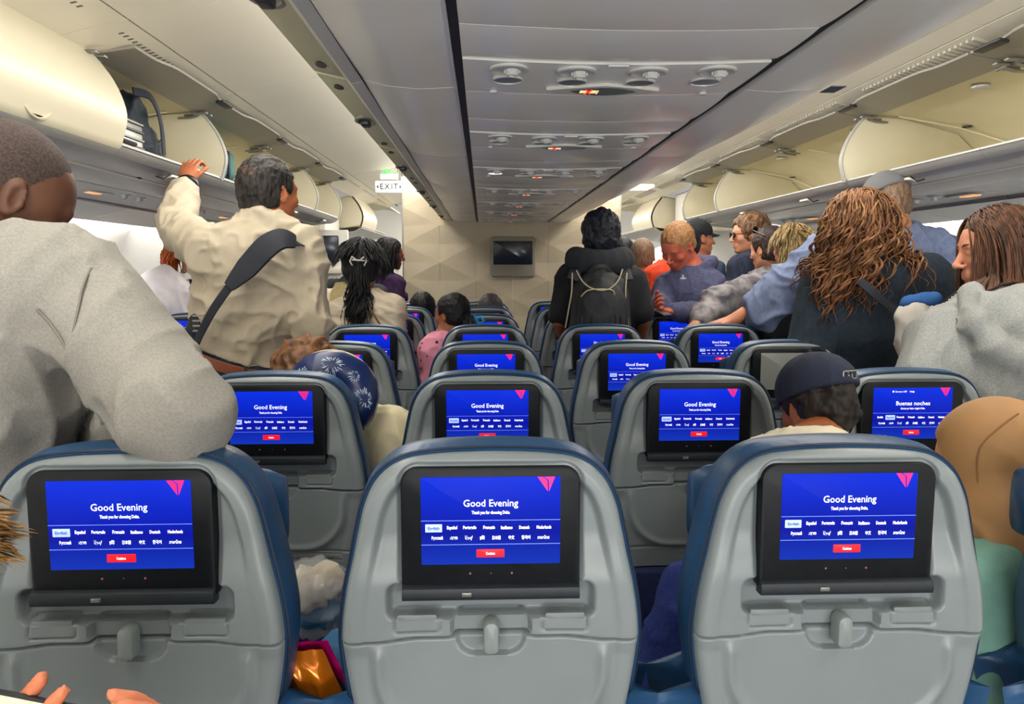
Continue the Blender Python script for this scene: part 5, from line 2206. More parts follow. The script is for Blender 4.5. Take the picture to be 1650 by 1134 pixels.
# --- woman with glasses by the partition
p = Person('woman in purple top and glasses in profile beside the beige partition', A_(628, 410, 6.1), rad(-60), A_(622, 446, 6.12), V(-1.02, 6.1, 0.88), face=rad(-80), g=0.95, fem=True,
           res=0.012, hres=0.007, pitch=rad(-6))
p.body(skin('brown_glasses', '7d4630', '6e3c28'))
p.shirt(cloth('purple', '4a2358', '2a1c3a', 20, 0.3), 'top', 0.016, 0.9, -0.1, fold=0.015)
p.legs(cloth('black_trousers', '1c1c22'))
p.cap_hair(M_blk, 0.014, face=0.062, low=-0.09)
p.locks(M_blk, 300, 0.28, 0.004, 40, 0.004, seed=9, back=0.7)
p.eyes()
mb = MB()
for sd in (-1, 1):
    mb.tube([p.HT(sd * 0.031 + 0.02 * math.cos(t), 0.104, 0.004 + 0.016 * math.sin(t)) - p.base for t in [2 * PI * i / 14 for i in range(15)]], 0.002, 5)
    mb.tube([p.HT(sd * 0.05, 0.102, 0.008) - p.base, p.HT(sd * 0.082, 0.02, 0.006) - p.base], 0.002, 5)
mesh_obj('glasses', mb.v, mb.f, mat('red_brown_frame', 'a04a44', 0.3), p.root)

p = Person('dark-haired passenger mostly hidden behind the woman with the hair clip', A_(572, 414, 5.3), rad(-30), A_(574, 456, 5.3), V(-1.15, 5.3, 0.92), face=rad(30), res=0.014, hres=0.008)
p.body(skin('tan2', 'b07656'))
p.shirt(cloth('dark_grey', '33363c'), 'shirt', 0.014, 0.9, -0.1)
p.legs(cloth('black_trousers', '1c1c22'))
p.cap_hair(M_blk, 0.010)

# --- child with ponytail
p = Person('small child in pink spotted top with dark hair in a ponytail', A_(728, 507, 3.95), rad(60), A_(714, 545, 3.93), V(-0.47, 3.92, 0.72), face=rad(55), pitch=rad(-4), hs=0.86, g=0.72, sw=0.13,
           res=0.008, hres=0.0055)
p.body(skin('brown', '9b6244', '8c5538'))
M_pink_t = mat('cloth_pink_spotted', 'd98aa0', 0.9, bump=0.3, bscale=300)
nt = M_pink_t.node_tree
vo = nt.nodes.new('ShaderNodeTexVoronoi')
vo.inputs['Scale'].default_value = 26
tc = nt.nodes.new('ShaderNodeTexCoord')
nt.links.new(tc.outputs['Object'], vo.inputs['Vector'])
rp_ = nt.nodes.new('ShaderNodeValToRGB')
rp_.color_ramp.elements[0].color = lin('40202c')
rp_.color_ramp.elements[1].color = lin('dd8ea4')
rp_.color_ramp.elements[0].position = 0.20
rp_.color_ramp.elements[1].position = 0.24
nt.links.new(vo.outputs['Distance'], rp_.inputs[0])
nt.links.new(rp_.outputs[0], nt.nodes['Principled BSDF'].inputs['Base Color'])
p.shirt(M_pink_t, 'top', 0.018, 0.95, -0.1, fold=0.014, freq=16, neck=0.02)
p.legs(cloth('pink_leggings', '9a5a6c'))
p.cap_hair(M_blk, 0.010, face=0.066, low=-0.06, amp=0.003)
p.locks(M_blk, 26, 0.13, 0.003, 40, 0.010, seed=4, starts=(0, -0.112, -0.02), to=(0.25, -0.6, -0.2), collide=False, jit=0.2)
mb = MB()
c = A_(764, 516, 3.93)
ball(mb, (0, 0, 0), 0.022, 8, 1.3, 0.8, 1.2)
mb.tube([(0.0, 0, 0), (0.035, -0.01, 0.018), (0.05, -0.01, 0.0), (0.03, -0.01, -0.02), (0, 0, 0)], 0.009, 6)
o = mesh_obj('blue_bow', [tuple(c - p.base + V(q)) for q in mb.v], mb.f, mat('bright_blue_satin', '2a8ac8', 0.35), p.root)

# --- two seated heads far forward
for (px, py, Y, x, nm, hm) in ((790, 503, 5.42, -0.21, 'seated passenger whose dark hair just tops a seat under the bulkhead display', hairmat('dark_brown', '2a2426', '4a4044', 80)),
                               (681, 500, 5.42, -0.74, 'seated passenger whose black hair just tops a far seat left of the child', M_blk)):
    hd = A_(px, py, Y)
    p = Person(nm, hd, 0.0, hd + V(0, 0.0, -0.17), V(hd[0], hd[1] + 0.02, 0.57), seated=True, res=0.016, hres=0.009)
    p.body(skin('tan2', 'b07656'))
    p.shirt(cloth('dark_grey', '33363c'), 'shirt', 0.014, 0.9, -0.05)
    p.legs(cloth('black_trousers', '1c1c22'))
    p.cap_hair(hm, 0.013)

# --- man with black backpack and neck pillow
p = Person('man in black t-shirt with a grey neck pillow and black backpack, seen from behind', A_(967, 380, 3.86), rad(0), A_(967, 432, 3.84), V(0.33, 3.86, 0.95), g=1.12, sw=0.17,
           res=0.009, hres=0.0055, hs=1.0)
p.sh(-1, A_(918, 452, 3.84)).sh(1, A_(1018, 452, 3.84))
p.arm(-1, A_(903, 515, 3.80), A_(912, 560, 3.98))
p.arm(1, A_(1036, 512, 3.80), A_(1030, 560, 3.98))
p.body(skin('tan', 'b8704c', 'a8623f'))
p.shirt(cloth('black_tee', '15181d', None, 200, 0.3), 't_shirt', 0.018, 0.42, -0.12, fold=0.010, freq=10)
p.legs(cloth('black_trousers', '1c1c22'))
p.cap_hair(hairmat('black_short', '0e1016', '272b36', 60), 0.014, face=0.066, amp=0.010, freq=38, low=-0.075)
nb = A_(967, 421, 3.80)
pil = empty('neck_pillow', nb, label='dark grey neck pillow round the neck of the man with the backpack', cat='neck pillow')
b = Soft()
pts = [A_(967, 0, 1) * 0 + nb + V(0.118 * math.cos(t), 0.105 * math.sin(t) + 0.03, 0.008 * math.cos(2 * t)) for t in [rad(60) - rad(300) * i / 14 for i in range(15)]]
for i in range(14):
    b.cap(pts[i], pts[i + 1], 0.052, 0.052, 0.01, (0, 0, 1), 0.85)
v, f = b.build(0.008, None, folds(0.004, 14, seed=4))
np_mesh('pillow', v, f, cloth('charcoal_jersey', '272a30', None, 200, 0.3), pil, nb)
bb = A_(968, 490, 3.66)
bag = empty('backpack', bb, label='black backpack with thin beige piping on the back of the man with the neck pillow', cat='backpack')
b = Soft()
b.cap(bb + V(0, 0, 0.03), bb + V(0, 0, -0.16), 0.135, 0.150, 0.03, (0, 1, 0), 1.7)
b.cap(bb + V(0, -0.07, 0.0), bb + V(0, -0.08, -0.14), 0.11, 0.12, 0.02, (0, 1, 0), 2.2)
v, f = b.build(0.009, None, folds(0.006, 12, seed=6))
np_mesh('bag_body', v, f, cloth('black_nylon', '24272b', '1b1d21', 30, 0.3, 0.6), bag, bb)
M_pip = mat('beige_piping', 'b5a98c', 0.5)
mb = MB()
Q = lambda px, py, Y=3.56: A_(px, py, Y) - bb
for pts in ([Q(922, 440, 3.66), Q(921, 470, 3.60), Q(916, 500, 3.60), Q(911, 528, 3.62)], [Q(1010, 440, 3.66), Q(1008, 470, 3.60), Q(1010, 500, 3.60), Q(1013, 528, 3.62)],
            [Q(929, 436, 3.64), Q(940, 455, 3.58), Q(958, 466, 3.55), Q(980, 466, 3.55), Q(996, 452, 3.58), Q(1003, 434, 3.64)],
            [Q(936, 478, 3.555), Q(950, 467, 3.55), Q(985, 467, 3.55), Q(990, 478, 3.555)]):
    mb.tube(catmull([tuple(q) for q in pts], 5), 0.0035, 6)
mb.obj('piping', M_pip, bag)
mb = MB()
for i in range(8):
    x = 938 + i * 9
    mb.tube([Q(x, 508, 3.535), Q(x - 1 + i * .3, 524, 3.53)], 0.004, 5)
mb.obj('pleats', cloth('black_nylon', '24272b'), bag)
for sd in (-1, 1):
    x = 967 + sd * 44
    ribbon('strap', [A_(x, 452, 3.68), A_(x - sd * 4, 438, 3.72), A_(x - sd * 8, 430, 3.80), A_(x - sd * 4, 436, 3.95)], 0.06, 0.008, [(0, -1, 0.3), (0, -1, 1), (0, 0, 1), (0, 1, 1)],
           cloth('black_nylon', '24272b'), bag, bb)
ribbon('grab_loop', [A_(950, 440, 3.64), A_(960, 430, 3.62), A_(975, 430, 3.62), A_(985, 440, 3.64)], 0.02, 0.004, (0, -1, 0.2), cloth('black_nylon', '24272b'), bag, bb)
# --- man with the shaved grey hair, white shirt, by the right aisle
p = Person('balding man in white shirt seen from behind, between backpack man and orange shirt', A_(1035, 413, 5.25), rad(-10), A_(1032, 452, 5.25), V(0.80, 5.25, 0.93), res=0.012, hres=0.007)
p.body(skin('ruddy', 'c9805e', 'b86f50'))
p.shirt(cloth('white', 'dcdce0', None, 30, 0.15, 0.8, 0.03), 'shirt', 0.016, 0.9, -0.1, fold=0.014)
p.legs(cloth('grey_trousers', '4a4c52'))
p.cap_hair(hairmat('grey_brown', '6b5240', '8e7660', 120), 0.003, face=0.09, low=-0.065, amp=0.002)
p = Person('passenger with dark hair half hidden by the partition edge', A_(1003, 410, 5.95), rad(0), A_(1003, 448, 5.95), V(0.88, 5.95, 0.93), res=0.016, hres=0.009)
p.body(skin('tan2', 'b07656'))
p.shirt(cloth('dark_grey', '33363c'), 'shirt', 0.014, 0.9, -0.1)
p.legs(cloth('black_trousers', '1c1c22'))
p.cap_hair(hairmat('black_short', '0e1016', '272b36', 60), 0.012)

# --- orange shirt
p = Person('passenger in bright orange t-shirt standing behind the man in the blue hoodie', A_(1102, 392, 4.95), rad(30), A_(1080, 428, 4.90), V(0.92, 4.95, 0.92), g=1.1, sw=0.15, res=0.011, hres=0.007)
p.sh(-1, A_(1056, 446, 4.82))
p.arm(-1, A_(1046, 476, 4.78), A_(1072, 492, 4.70))
p.body(skin('ruddy', 'c9805e', 'b86f50'))
p.shirt(cloth('orange', 'e8481c', None, 30, 0.2, 0.85, 0.03), 't_shirt', 0.014, 0.40, -0.12, fold=0.012)
p.legs(cloth('grey_trousers', '4a4c52'))
p.cap_hair(hairmat('black_short', '0e1016', '272b36', 60), 0.008)

# --- man in the navy hoodie looking down
p = Person('ruddy man in faded navy hoodie looking down at his phone', A_(1092, 396, 4.42), rad(128), A_(1116, 436, 4.46), V(0.93, 4.47, 0.93), face=rad(130), pitch=rad(-38), roll=rad(-6), g=1.12, sw=0.17,
           res=0.0085, hres=0.005, hs=1.06)
p.sh(1, A_(1074, 462, 4.55)).sh(-1, A_(1146, 458, 4.38))
p.arm(-1, A_(1145, 505, 4.25), A_(1085, 502, 4.16), hand=(-1, -0.1, 0.02), nrm=(0, 0, 1), curl=0.35, tside=-1)
p.arm(1, A_(1066, 490, 4.42), A_(1064, 492, 4.20), hand=(-0.4, -0.8, 0.1), nrm=(0.8, -0.2, 0.2), curl=0.5, tside=1)
p.body(skin('flushed', 'd27259', 'bd5f48'))


def ex(b):
    N, T = p.N, p.T
    for i in range(9):
        a0, a1 = PI + PI * (i - .5) / 8, PI + PI * (i + .5) / 8
        q0 = N + T @ V(0.095 * math.cos(a0), 0.085 * math.sin(a0) - 0.01, 0.03 + 0.03 * math.sin(PI * i / 8))
        q1 = N + T @ V(0.095 * math.cos(a1), 0.085 * math.sin(a1) - 0.01, 0.03 + 0.03 * math.sin(PI * (i + 1) / 8))
        b.cap(q0, q1, 0.030, 0.030, 0.015)


p.shirt(cloth('faded_navy', '474a68', '55587a', 60, 0.35), 'hoodie', 0.022, 0.96, -0.10, extra=ex, fold=0.014, freq=10, seed=7)
p.legs(cloth('dark_jeans', '242a3a'))
p.cap_hair(hairmat('sandy', '8a5f3c', 'b08358', 120), 0.007, face=0.070, amp=0.004, low=-0.045, sideburn=False)
p.eyes('58646c')
p.brows(hairmat('sandy', '8a5f3c', 'b08358'))
mb = MB()
q = A_(1101, 448, 4.235)
lg = [(-0.02, -0.003), (0.0, -0.006), (0.02, -0.003), (0.014, 0.004), (0.004, 0.002), (0.006, 0.018), (-0.002, 0.016), (-0.006, 0.003), (-0.014, 0.003)]
fd = p.T[:, 1]
rt = unit(np.cross(V(0, 0, 1), -fd))
lo_ = [tuple(q + rt * a * 1.1 + V(0, 0, b_ * 1.1) - p.base) for a, b_ in lg] + [tuple(q + rt * a * 1.1 + V(0, 0, b_ * 1.1) - fd * -0.002 - p.base) for a, b_ in lg]
mesh_obj('chest_emblem', lo_, [tuple(range(9))] + [(i, (i + 1) % 9, (i + 1) % 9 + 9, i + 9) for i in range(9)], mat('print_white', 'e4e4ea', 0.6), p.root, smooth=False)
ph = empty('phone', A_(1060, 500, 4.10), label='dark phone held by the man in the navy hoodie', cat='phone')
mb = MB()
mb.box(-0.036, 0.036, -0.075, 0.075, -0.004, 0.004, 0.003)
o = mb.obj('case', M_dark, ph)
mb = MB()
mb.box(-0.033, 0.033, -0.071, 0.071, 0.004, 0.0046)
mb.obj('display', M_lens, ph)
ph.rotation_euler = (rad(20), 0, rad(40))

# --- black cap
p = Person('passenger in plain black cap behind the man in the navy hoodie', A_(1126, 385, 5.35), rad(-70), A_(1126, 424, 5.35), V(1.25, 5.35, 0.93), face=rad(-80), res=0.013, hres=0.007)
p.body(skin('ruddy', 'c9805e', 'b86f50'))
p.shirt(cloth('denim_blue', '3a4a68'), 'shirt', 0.014, 0.9, -0.1)
p.legs(cloth('grey_trousers', '4a4c52'))


def ballcap(p, m, visor=True, brim=1.0, out=0.010, opening=None):
    b = Soft()
    b.ell(p.HT(0, -0.012, 0.046), V(0.080 + out, 0.098 + out, 0.084 + out) * p.hs, p.HR, 0.01)
    b.plane(p.HT(0, 0, 0.030), p.HR @ V(0, -0.12, -1), 0.004)
    v, f = b.build(p.hres, None, folds(0.002, 20))
    c = np_mesh('cap', v, f, m, p.root, p.base)
    if visor:
        rings = []
        for i in range(13):
            u = -1 + 2 * i / 12
            x = 0.072 * u
            ya = 0.078 - 0.018 * u * u
            yb = ya + 0.068 * math.sqrt(max(0, 1 - u * u)) * brim + 0.004
            z0, z1 = 0.044 - 0.012 * u * u, 0.030 - 0.018 * u * u
            rings.append([tuple(p.HT(x, ya, z0) - p.base), tuple(p.HT(x, yb, z1) - p.base), tuple(p.HT(x, yb, z1 - 0.004) - p.base), tuple(p.HT(x, ya, z0 - 0.005) - p.base)])
        mb = MB()
        mb.loft(rings)
        mb.obj('visor', m, c)
    mb = MB()
    ball(mb, tuple(p.HT(0, -0.012, 0.046 + 0.084 + out) - p.base), 0.006, 6)
    mb.obj('button', m, c)
    return c


ballcap(p, cloth('black_cap', '1e2426'))
p.cap_hair(hairmat('dark_brown', '2a2426', '4a4044', 80), 0.004, low=-0.07)

# --- man with sunglasses
p = Person('man with wavy brown hair, sunglasses and ribbed navy jacket in profile', A_(1207, 378, 4.75), rad(50), A_(1216, 418, 4.75), V(1.38, 4.75, 0.95), face=rad(88), pitch=rad(-4), g=1.08, res=0.010, hres=0.006)
p.body(skin('fair2', 'd49878', 'c68a6a'))
M_cord = mat('cloth_navy_corduroy', '20283c', 0.9, col2='2c3650', vscale=90, bump=0.5, bscale=200, stretch=(1, 1, 0.02))
p.shirt(M_cord, 'jacket', 0.022, 0.95, -0.1, fold=0.010, collar=0.06)
p.legs(cloth('dark_jeans', '242a3a'))
p.cap_hair(hairmat('wavy_brown', '5a4030', '8e6c4c', 60), 0.016, face=0.068, amp=0.012, freq=36, low=-0.08)
mb = MB()
for sd in (-1, 1):
    ol = [p.HT(sd * 0.033 + 0.024 * math.cos(t), 0.106 - 0.008 * abs(math.cos(t)), 0.002 + 0.018 * math.sin(t)) - p.base for t in [2 * PI * i / 12 for i in range(12)]]
    ol2 = [q + p.HR @ V(0, 0.004, 0) for q in ol]
    mb.loft([ol, ol2])
    mb.tube([p.HT(sd * 0.056, 0.098, 0.008) - p.base, p.HT(sd * 0.082, 0.01, 0.006) - p.base], 0.0022, 5)
mb.obj('sunglasses', mat('sunglass_black', '101216', 0.12), p.root)

# --- dark bun
p = Person('woman with dark tied hair and sunglasses pushed up, in grey tie-dye top', A_(1238, 402, 4.42), rad(35), A_(1250, 448, 4.42), V(1.18, 4.45, 0.88), face=rad(35), fem=True, g=0.98, res=0.0095, hres=0.006, pitch=rad(-8))
p.sh(-1, A_(1212, 466, 4.30))
p.arm(-1, A_(1150, 490, 4.22), A_(1122, 520, 4.02))
p.body(skin('fair2', 'd49878', 'c68a6a'))
M_tie = cloth('grey_tie_dye', '6c6a70', 'a5a0a2', 16, 0.4)


def ex(b):
    b.cap(p.SH[-1], A_(1160, 488, 4.2), 0.075, 0.085, 0.04)
    b.cap(A_(1160, 488, 4.2), A_(1128, 515, 4.05), 0.085, 0.05, 0.03)


p.shirt(M_tie, 'top', 0.02, 0.9, -0.1, extra=ex, fold=0.022, freq=9, seed=12)
p.legs(cloth('dark_jeans', '242a3a'))
M_dkb = hairmat('deep_brown', '241c1a', '453630', 80)
p.cap_hair(M_dkb, 0.013, face=0.066, low=-0.07, amp=0.004)
b = Soft()
b.ell(p.HT(0.01, -0.115, 0.01), (0.045, 0.035, 0.045), None, 0.02)
b.ell(p.HT(0.03, -0.10, 0.04), (0.03, 0.03, 0.03), None, 0.02)
v, f = b.build(0.006, None, folds(0.012, 30, seed=2))
np_mesh('hair_bun', v, f, M_dkb, p.root, p.base)
mb = MB()
for sd in (-1, 1):
    ol = [p.HT(sd * 0.034 + 0.026 * math.cos(t), 0.052 - 0.3 * 0.02 * math.sin(t), 0.122 + 0.018 * math.sin(t)) - p.base for t in [2 * PI * i / 12 for i in range(12)]]
    mb.loft([ol, [q + p.HR @ V(0, 0.004, 0.002) for q in ol]])
    mb.tube([p.HT(sd * 0.060, 0.05, 0.118) - p.base, p.HT(sd * 0.090, -0.05, 0.07) - p.base], 0.003, 5)
mb.obj('sunglasses', mat('sunglass_black', '101216', 0.12), p.root)

# --- blonde ponytail
p = Person('blonde woman with a ponytail in black top, leaning over the seats', A_(1275, 402, 4.0), rad(25), A_(1262, 452, 3.98), V(1.22, 4.0, 0.85), face=rad(-5), pitch=rad(-20), fem=True, g=1.0, sw=0.16, res=0.0095, hres=0.006, hs=1.03)
p.sh(-1, A_(1232, 474, 3.92))
p.arm(-1, A_(1214, 520, 3.86), A_(1230, 560, 3.95))
p.body(skin('fair2', 'd49878', 'c68a6a'))
p.shirt(cloth('black', '1c1e24'), 'top', 0.014, 0.8, -0.1)
p.legs(cloth('dark_jeans', '242a3a'))
M_bl = hairmat('blonde', '7a6440', 'b59a6a', 90)
p.cap_hair(M_bl, 0.007, face=0.064, low=-0.08, amp=0.004, sideburn=False)
p.locks(M_bl, 240, 0.12, 0.0, 40, 0.0035, seed=21, back=1.4, jit=0.06, grav=0.3)
p.locks(M_bl, 140, 0.16, 0.004, 40, 0.004, seed=22, starts=(-0.03, -0.115, 0.0), to=(-0.55, -0.7, 0.0), collide=False, jit=0.16)

# --- tall man with grey cap, blue shirt, arm along the seats
p = Person('tall man in grey baseball cap and dusty blue shirt behind the curly-haired woman', A_(1428, 330, 3.35), rad(20), A_(1442, 376, 3.35), V(1.48, 3.4, 0.98), face=rad(15), pitch=rad(-22), g=1.2, sw=0.19, res=0.0085, hres=0.006, hs=1.02)
p.sh(-1, A_(1345, 402, 3.40)).sh(1, A_(1528, 408, 3.36))
p.arm(-1, A_(1262, 470, 3.55), A_(1176, 518, 3.52), hand=(-1, -0.05, -0.12), nrm=(0, 0, -1), curl=0.25, tside=1)
p.body(skin('fair3', 'cc8460', 'ba7450'))


def ex(b):
    b.cap(A_(1345, 402, 3.4), A_(1270, 460, 3.5), 0.085, 0.085, 0.05)
    b.cap(A_(1270, 460, 3.5), A_(1216, 505, 3.50), 0.085, 0.062, 0.04)
    b.cap(A_(1250, 480, 3.48), A_(1238, 525, 3.46), 0.06, 0.04, 0.04)
    b.plane(A_(1204, 505, 3.50), (-1, 0, -0.1), 0.004)


p.shirt(cloth('dusty_blue', '6f7c9c', '7f8cb0', 40, 0.25), 'shirt', 0.018, 0.78, -0.12, extra=ex, fold=0.024, freq=7, seed=15, ax=(1, 1, 1))
p.legs(cloth('dark_jeans', '242a3a'))
c = ballcap(p, cloth('grey_cap', '6c6d70'), True, 1.0, 0.012)
p.cap_hair(hairmat('grey_brown', '6b5240', '8e7660', 120), 0.004, low=-0.07)
mb = MB()
mb.tube([p.HT(0.030 * math.cos(t), -0.110 + 0.016 * abs(math.cos(t)), 0.040 + 0.032 * math.sin(t)) - p.base for t in [PI * i / 10 for i in range(11)]], 0.004, 6)
mb.obj('cap_strap_opening', mat('pale_edge', 'b0a694', 0.6), c)

# --- curly-haired woman
p = Person('woman with long curly auburn hair and dark teal hooded jacket, back to camera', A_(1380, 368, 2.78), rad(12), A_(1408, 430, 2.80), V(1.10, 2.86, 0.90), face=rad(25), pitch=rad(-22), fem=True, g=1.28, sw=0.165,
           res=0.008, hres=0.006, hs=1.02)
p.sh(-1, A_(1330, 462, 2.80)).sh(1, A_(1492, 452, 2.80))
p.arm(-1, A_(1300, 570, 2.72), A_(1290, 640, 2.90))
p.arm(1, A_(1506, 560, 2.80), A_(1480, 640, 2.98))
p.body(skin('fair2', 'd49878', 'c68a6a'))


def ex(b):
    for i in range(9):
        a0, a1 = PI * 1.0 + PI * (i - .5) / 8, PI + PI * (i + .5) / 8
        q = lambda a, i: p.N + p.T @ V(0.11 * math.cos(a), 0.10 * math.sin(a) - 0.01, 0.02 - 0.02 * math.sin(PI * i / 8))
        b.cap(q(a0, i), q(a1, i + 1), 0.042, 0.042, 0.02)
    b.ell(p.N + p.T @ V(0.03, -0.13, -0.04), (0.10, 0.045, 0.07), p.T, 0.03)
    b.ell(A_(1395, 540, 2.76), (0.20, 0.13, 0.16), p.T, 0.06)


p.shirt(cloth('dark_teal', '16222e', '1c2c3a', 60, 0.3), 'jacket', 0.028, 0.95, -0.16, extra=ex, fold=0.012, freq=8, seed=17)
p.legs(cloth('dark_jeans', '242a3a'))
M_aub = hairmat('auburn', '4c2f1e', '815637', 34, (1, 1, 0.5))
p.cap_hair(M_aub, 0.008, face=0.062, amp=0.006, freq=30, low=-0.10, sideburn=False)
p.locks(M_aub, 520, 0.36, 0.016, 56, 0.0052, seed=31, back=0.5, jit=0.22, flare=0.01, out=0.014, front=0.95, steps=36, grav=0.8)
p.locks(hairmat('auburn_light', '6e482c', '9e744b', 40, (1, 1, 0.5)), 200, 0.34, 0.018, 75, 0.0036, seed=32, back=0.5, jit=0.30, flare=0.03, out=0.018, steps=36, grav=0.8)
ribbon('strap', [A_(1385, 452, 2.58), A_(1412, 476, 2.57), A_(1440, 500, 2.60)], 0.03, 0.004, (0, -1, 0.2), M_strap, p.root, p.base)

# --- woman in the light grey hoodie
p = Person('woman with long straight brown hair in light grey hoodie, facing left', A_(1604, 402, 2.28), rad(48), A_(1622, 486, 2.26), V(1.22, 2.30, 0.90), face=rad(78), pitch=rad(-10), fem=True, g=1.16, sw=0.175,
           res=0.007, hres=0.0045, hs=1.0)
p.sh(-1, A_(1512, 548, 2.12)).sh(1, A_(1715, 540, 2.30))
p.arm(-1, A_(1455, 660, 2.0), A_(1420, 720, 2.18))
p.body(skin('fair4', 'd08e70', 'c07e62'))


def ex(b):
    N, T = p.N, p.T
    b.ell(A_(1635, 515, 2.10), (0.125, 0.085, 0.095), p.T, 0.02)
    b.chain([A_(1566, 474, 2.10), A_(1572, 520, 2.02), A_(1606, 562, 1.98), A_(1665, 585, 1.99)], [0.026, 0.030, 0.032, 0.03], 0.012)
    b.cap(A_(1600, 500, 2.04), A_(1650, 535, 2.02), 0.05, 0.06, 0.02)
    for i in range(9):
        q = lambda i: N + T @ V(0.10 * math.cos(PI + PI * i / 8), 0.11 * math.sin(PI + PI * i / 8), 0.015 - 0.04 * math.sin(PI * i / 8))
        b.cap(q(i - .5), q(i + .5), 0.036, 0.036, 0.02)
    b.ell(A_(1570, 600, 2.16), (0.2, 0.14, 0.16), p.T, 0.06)


M_lgh = cloth('light_heather', '8d908e', 'a3a5a2', 280, 0.45, bs=700)
p.shirt(M_lgh, 'hoodie', 0.022, 0.96, -0.14, extra=ex, fold=0.016, freq=8, seed=19, ax=(1.2, 1.2, 0.35), fine=0.001)
p.legs(cloth('dark_jeans', '242a3a'))
M_br = hairmat('chestnut', '3c271b', '644230', 70, (1, 1, 0.12))
p.cap_hair(M_br, 0.007, face=0.066, amp=0.002, freq=50, low=-0.09, sideburn=False)
p.locks(M_br, 800, 0.40, 0.0, 40, 0.0038, seed=41, back=0.5, jit=0.07, grav=1.0, out=0.012, flare=0.02, steps=20)
p.eyes('4a3a2c')
p.brows(M_br)
mb = MB()
for sgn_, zz, rr in ((1, -0.0575, 0.0048), (1, -0.068, 0.0056)):
    mb.tube([p.HT(x, 0.0925 - abs(x) * 0.25, zz) - p.base for x in (-0.018, -0.009, 0, 0.009, 0.018)], [0.002, rr, rr, rr, 0.002], 6)
mesh_obj('lips', mb.v, mb.f, mat('lip_rose', 'b0605a', 0.4), p.root)
tb = empty('tote_bag', A_(1470, 505, 2.45), label='white cloth tote with blue top edge between teal jacket and grey hoodie', cat='bag')
b = Soft()
b.cap(A_(1470, 505, 2.45), A_(1480, 560, 2.45), 0.055, 0.07, 0.03, (0, 1, 0), 1.4)
v, f = b.build(0.008, None, folds(0.012, 14, seed=3))
np_mesh('bag_body', v, f, cloth('white_canvas', 'd4cfc6', None, 30, 0.2, 0.8, 0.03), tb, tb.location)
b = Soft()
b.cap(A_(1462, 487, 2.45), A_(1508, 480, 2.44), 0.022, 0.02, 0.03)
v, f = b.build(0.007, None, folds(0.008, 20, seed=3))
np_mesh('blue_trim', v, f, cloth('royal_blue', '2a5a9a', None, 30, 0.2), tb, tb.location)

# --- seated boy in the navy cap
p = Person('seated passenger in navy cap with a small white emblem, between two seats', A_(1316, 656, 1.70), rad(10), A_(1302, 726, 1.58), V(0.42, 1.42, 0.60), face=rad(18), pitch=rad(-18), hs=0.82, g=0.90, sw=0.15, seated=True,
           res=0.008, hres=0.0042)
p.arm(-1, A_(1262, 730, 1.72), A_(1282, 682, 1.79), hand=(0.2, -0.1, 1), nrm=(1, 0.1, 0), curl=0.5, tside=1)
p.body(skin('olive', 'a8643e', '9a5833'))
p.shirt(cloth('cream_tee', 'd6ccb4', None, 30, 0.15, 0.85, 0.03), 't_shirt', 0.018, 0.5, -0.05, fold=0.008, neck=0.02)
p.legs(cloth('navy_fleece', '16204a'))
h_ = p.cap_hair(hairmat('black_wavy', '14100e', '2a221f', 60), 0.008, face=0.066, amp=0.009, freq=44, low=-0.080)
c = ballcap(p, cloth('navy_cap', '1c2338'), True, 1.0, 0.022)
mb = MB()
q0 = p.HT(0.0, -0.1155, 0.062)
pr = unit(p.HR @ V(0, -1, 0.12))
tt = unit(np.cross(V(0, 0, 1), -pr))
q0 = p.HT(0.012, -0.1295, 0.066)
plate(mb, rrect(-0.019, 0.019, -0.009, 0.009, 0.004), -0.0015, 0.001, 0.0008)
vs = [tuple(q0 - p.base + tt * -x_ * -1 + pr * -y_ + V(0, 0, z_)) for x_, y_, z_ in mb.v]
em = mesh_obj('cap_emblem', vs, mb.f, mat('emblem_white', 'e8e8ec', 0.5), p.root)
mb = MB()
for x0, x1, h0 in ((-0.016, -0.006, 0.0065), (-0.004, 0.002, 0.0065), (0.006, 0.016, 0.0065)):
    mb.add([(x0, -0.002, -h0), (x1, -0.002, -h0), (x1, -0.002, h0 * 0.8), (x0 + 0.002, -0.002, h0)], [(0, 1, 2, 3)])
vs = [tuple(q0 - p.base + tt * x_ + pr * -y_ + V(0, 0, z_)) for x_, y_, z_ in mb.v]
mesh_obj('emblem_figure', vs, mb.f, mat('emblem_dark', '10141f', 0.6), em, smooth=False)

# --- seated woman in beige headscarf
p = Person('seated woman wearing a beige headscarf, right of the nearest right seat', A_(1596, 748, 1.44), rad(35), A_(1640, 862, 1.42), V(0.78, 1.40, 0.58), face=rad(60), pitch=rad(-8), hs=0.98, fem=True, g=1.05, sw=0.17, seated=True,
           res=0.009, hres=0.005)
p.body(skin('fair2', 'd49878', 'c68a6a'))
M_sea = cloth('sea_green', '6f9a8c', None, 30, 0.2)
p.shirt(M_sea, 'dress', 0.02, 0.95, -0.05, fold=0.01)
p.legs(cloth('sea_green_skirt', '5a8478'))
b = Soft()
b.ell(p.HT(0, -0.016, 0.030), V(0.090, 0.112, 0.102), p.HR, 0.02)
b.ell(p.HT(0, -0.03, -0.05), V(0.080, 0.092, 0.09), p.HR, 0.05)
b.cap(p.HT(0, -0.02, -0.08), p.N + p.T @ V(0, 0, 0.02), 0.085, 0.10, 0.05)
b.cap(p.N + p.T @ V(-0.06, 0, 0), p.N + p.T @ V(0.06, 0, 0), 0.10, 0.11, 0.05)
b.ell(p.N + p.T @ V(0, -0.02, -0.06), (0.17, 0.13, 0.10), p.T, 0.05)
b.ell(p.HT(0, 0.105, -0.02), V(0.052, 0.06, 0.078), p.HR, 0.012, 's')
